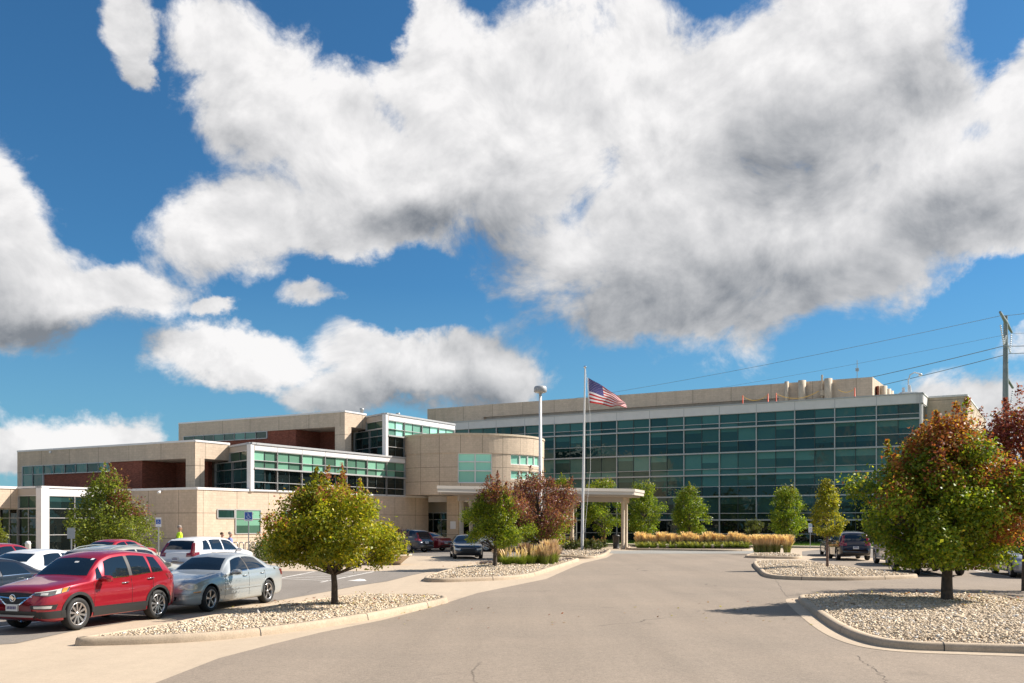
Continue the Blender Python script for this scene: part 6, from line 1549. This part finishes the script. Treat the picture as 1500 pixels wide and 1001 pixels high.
# lamp post
x, y = XY(791.5, 63.5); HL = ZZ(564, 63.5) - 10.94; lp = empty('street_lamp', (x, y, 0), 0, 'tall pale lamp post with a flat round head rising before the drum', 'street lamp')
mb = MB(); mb.lathe([(0, 0), (.40, 0), (.40, .72), (.37, .76), (0, .76)], 28); mb.build('pedestal', M['rock'], lp)
mb = MB(); mb.lathe([(0, .76), (.24, .76), (.24, .82), (.15, .9), (.13, 2.0), (.095, 10.2 + HL), (0, 10.2 + HL)], 20); mb.build('pole', M['white_paint'], lp)
mb = MB(); mb.lathe([(0, 10.1), (.07, 10.1), (.10, 10.36), (.38, 10.44), (.43, 10.48), (.43, 10.66), (.40, 10.80), (.30, 10.86), (0, 10.88)], 32, 0, (0, 0, HL)); mb.build('lamp_head', M['grey_metal'], lp)
mb = MB(); mb.lathe([(0, 10.395), (.27, 10.40), (.30, 10.415)], 28, 0, (0, 0, HL)); mb.build('lens', M['lamp_clear'], lp)

# flagpole and flag
FY = 69.6; x, y = XY(852.5, FY); fp = empty('flagpole', (x, y, .15), 0, 'slim tapered flagpole with a ball on top, in the shrub island', 'flagpole')
ht = ZZ(543, FY); tx = (857 - 852.5) * FY / F
mb = MB(); mb.tube([(0, 0, 0), (tx * .5, 0, ht * .5), (tx, 0, ht)], [.11, .085, .045], 14); mb.build('pole', M['white_paint'], fp)
mb = MB(); mb.ball((tx, 0, ht + .10), .11, 0, 14, 10); mb.build('finial', M['chrome'], fp)
mb = MB(); mb.tube([(tx + .05, -.05, ht - .1), (tx * .8 + .40, -.08, ht * .75), (tx * .6 + .48, -.08, ht * .45), (tx * .4 + .1, -.05, 1.3)], .012, 5); mb.build('halyard', M['white_paint'], fp)
def flagpt(u, v):                                  # u along the fly, v from the top
    def q(P, t): n = len(P) - 1; i = min(int(t * n), n - 1); f = t * n - i; p0 = P[max(i - 1, 0)]; p1 = P[i]; p2 = P[i + 1]; p3 = P[min(i + 2, n)]; return tuple(.5 * ((2 * p1[k]) + (-p0[k] + p2[k]) * f + (2 * p0[k] - 5 * p1[k] + 4 * p2[k] - p3[k]) * f * f + (-p0[k] + 3 * p1[k] - 3 * p2[k] + p3[k]) * f ** 3) for k in (0, 1))
    a = q([(861.5, 553.5), (873, 560), (888, 569), (903, 580), (914, 588)], u); b = q([(863.5, 590), (876, 592), (893, 595.5), (905, 595), (919, 597)], u)
    c = (a[0] + (b[0] - a[0]) * v, a[1] + (b[1] - a[1]) * v)
    wv_ = .30 * math.sin(u * 8.5 + v * 2.2) * min(1, u * 2.2) + .16 * math.sin(u * 15 + v * 5 + 1) * u + .10 * math.sin(v * 9 + u * 6) * u
    Y = FY + wv_; return Vector(((c[0] - 750) * Y / F, Y, ZZ(c[1] + 1.1 * math.sin(u * 15 + v * 6) * u, Y)))
fl = empty('flag', flagpt(0, 0), 0, 'striped red and white flag with a starred blue corner flying from the flagpole', 'flag'); o0 = flagpt(0, 0)
mb = MB(); nu, nv = 76, 52
rows = [[flagpt(i / nu, j / nv) - o0 for i in range(nu + 1)] for j in range(nv + 1)]
b = len(mb.v)
for r in rows: mb.v += [tuple(p) for p in r]
for j in range(nv):
    for i in range(nu):
        k = j * (nu + 1) + i; mb.f.append((k, k + nu + 1, k + nu + 2, k + 1)); s = j // 4
        mb.m.append(2 if (i < nu * .4 and s < 7) else (0 if s % 2 == 0 else 1)); mb.sm.append(True)
mb.build('cloth', [M['flag_red'], M['flag_white'], M['flag_blue']], fl, uv=False)
mb = MB()
for side in (-1, 1):
    for r_ in range(9):
        for c_ in range(6 if r_ % 2 == 0 else 5):
            cu = .4 * ((c_ * 2 + (1 if r_ % 2 == 0 else 2)) / 12); cv = (7 / 13) * (r_ + 1) / 10; pts = []
            for k in range(10):
                a = -PI / 2 + PI * k / 5; rr = 1 if k % 2 == 0 else .42; pts.append(flagpt(cu + .0145 * rr * math.cos(a), cv + .024 * rr * math.sin(a)) - o0 + Vector((0, side * .012, 0)))
            mb.poly(pts if side < 0 else pts[::-1], 0)
mb.build('stars', M['flag_white'], fl, uv=False)
mb = MB(); mb.grid([[flagpt(0, j / 10) - o0 + Vector((-.05, -.004, 0)) for j in range(11)], [flagpt(.012, j / 10) - o0 + Vector((0, -.006, 0)) for j in range(11)]], 0, True); mb.build('heading_tape', M['flag_white'], fl, uv=False)

# utility pole and wires
PY = 116; x, y = XY(1473, PY); up = empty('utility_pole', (x, y, 0), 0, 'tall grey steel power line pole rising behind the trees at the right', 'utility pole')
ht = ZZ(463, PY); mb = MB(); mb.tube([(0, 0, 0), (0, 0, ht * .5), (0, 0, ht)], [.48, .38, .24], 14); mb.build('pole', M['polesteel'], up)
def W3(px, py, Y): X, _ = XY(px, Y); return Vector((X - x, Y - y, ZZ(py, Y)))
mb = MB(); a = W3(1465, 457.5, 110); b = W3(1482, 487, 122); mb.tube([a, a.lerp(b, .5), b], [.14, .24, .14], 8); mb.build('cross_arm', M['polesteel'], up)
mb = MB(); a2_ = W3(1476, 556, 116); b2_ = W3(1483.5, 568, 121); mb.tube([a2_, b2_], .16, 8); mb.build('cross_arm', M['polesteel'], up)
def insul(p, q, rr=.13):
    mb = MB(); n = 9
    for i in range(n): c = p.lerp(q, (i + .5) / n); mb.ball(tuple(c), (rr, rr, rr * .7), 0, 8, 4)
    mb.tube([p, q], .04, 6); mb.build('insulator', M['sign_white'], up)
insul(W3(1465.5, 476, 112), W3(1470.5, 505, 115)); insul(W3(1474, 492, 115), W3(1471, 504, 115.5)); insul(W3(1481.5, 490, 122), W3(1480, 517, 119)); insul(W3(1475.5, 502, 116), W3(1480, 517, 118), .1); insul(W3(1483.5, 572, 121), W3(1480, 600, 119)); insul(W3(1477, 590, 117), W3(1480, 600, 118), .1)
WL = [((1465, 463, 110), (700, 602, 240), (1560, 447, 98), .026, 'thin upper power line running far left from the tip of the cross arm'),
      ((1481, 489, 121), (760, 607, 240), (1560, 478, 104), .018, 'faint second power line from the right end of the cross arm'),
      ((1470.5, 507, 115), (960, 606, 240), (1560, 500, 100), .045, 'dark power line meeting the pole at the upper insulators'),
      ((1480, 518, 119), (1040, 606, 240), (1560, 508, 100), .045, 'dark power line just below the upper insulators'),
      ((1480, 602, 119), (1250, 632, 240), (1560, 600, 100), .04, 'low power line crossing behind the orange tree top')]
for (p, q, r_, rad, lab) in WL:
    def W4(t): X, _ = XY(t[0], t[2]); return Vector((X, t[2], ZZ(t[1], t[2])))
    P0, P1, P2_ = W4(q), W4(p), W4(r_); pts = []
    for i in range(16): u = i / 15; v_ = P0.lerp(P1, u); v_.z -= 1.2 * 4 * u * (1 - u); pts.append(v_)
    for i in range(1, 8): u = i / 7; v_ = P1.lerp(P2_, u); v_.z -= .2 * 4 * u * (1 - u); pts.append(v_)
    mb = MB(); mb.tube(pts, rad, 5); thing(mb, 'power_line', M['polesteel'], lab, 'power line', 'power lines on the pole')

# trees far behind the camera, seen mirrored in the glass
for i in range(0): pass
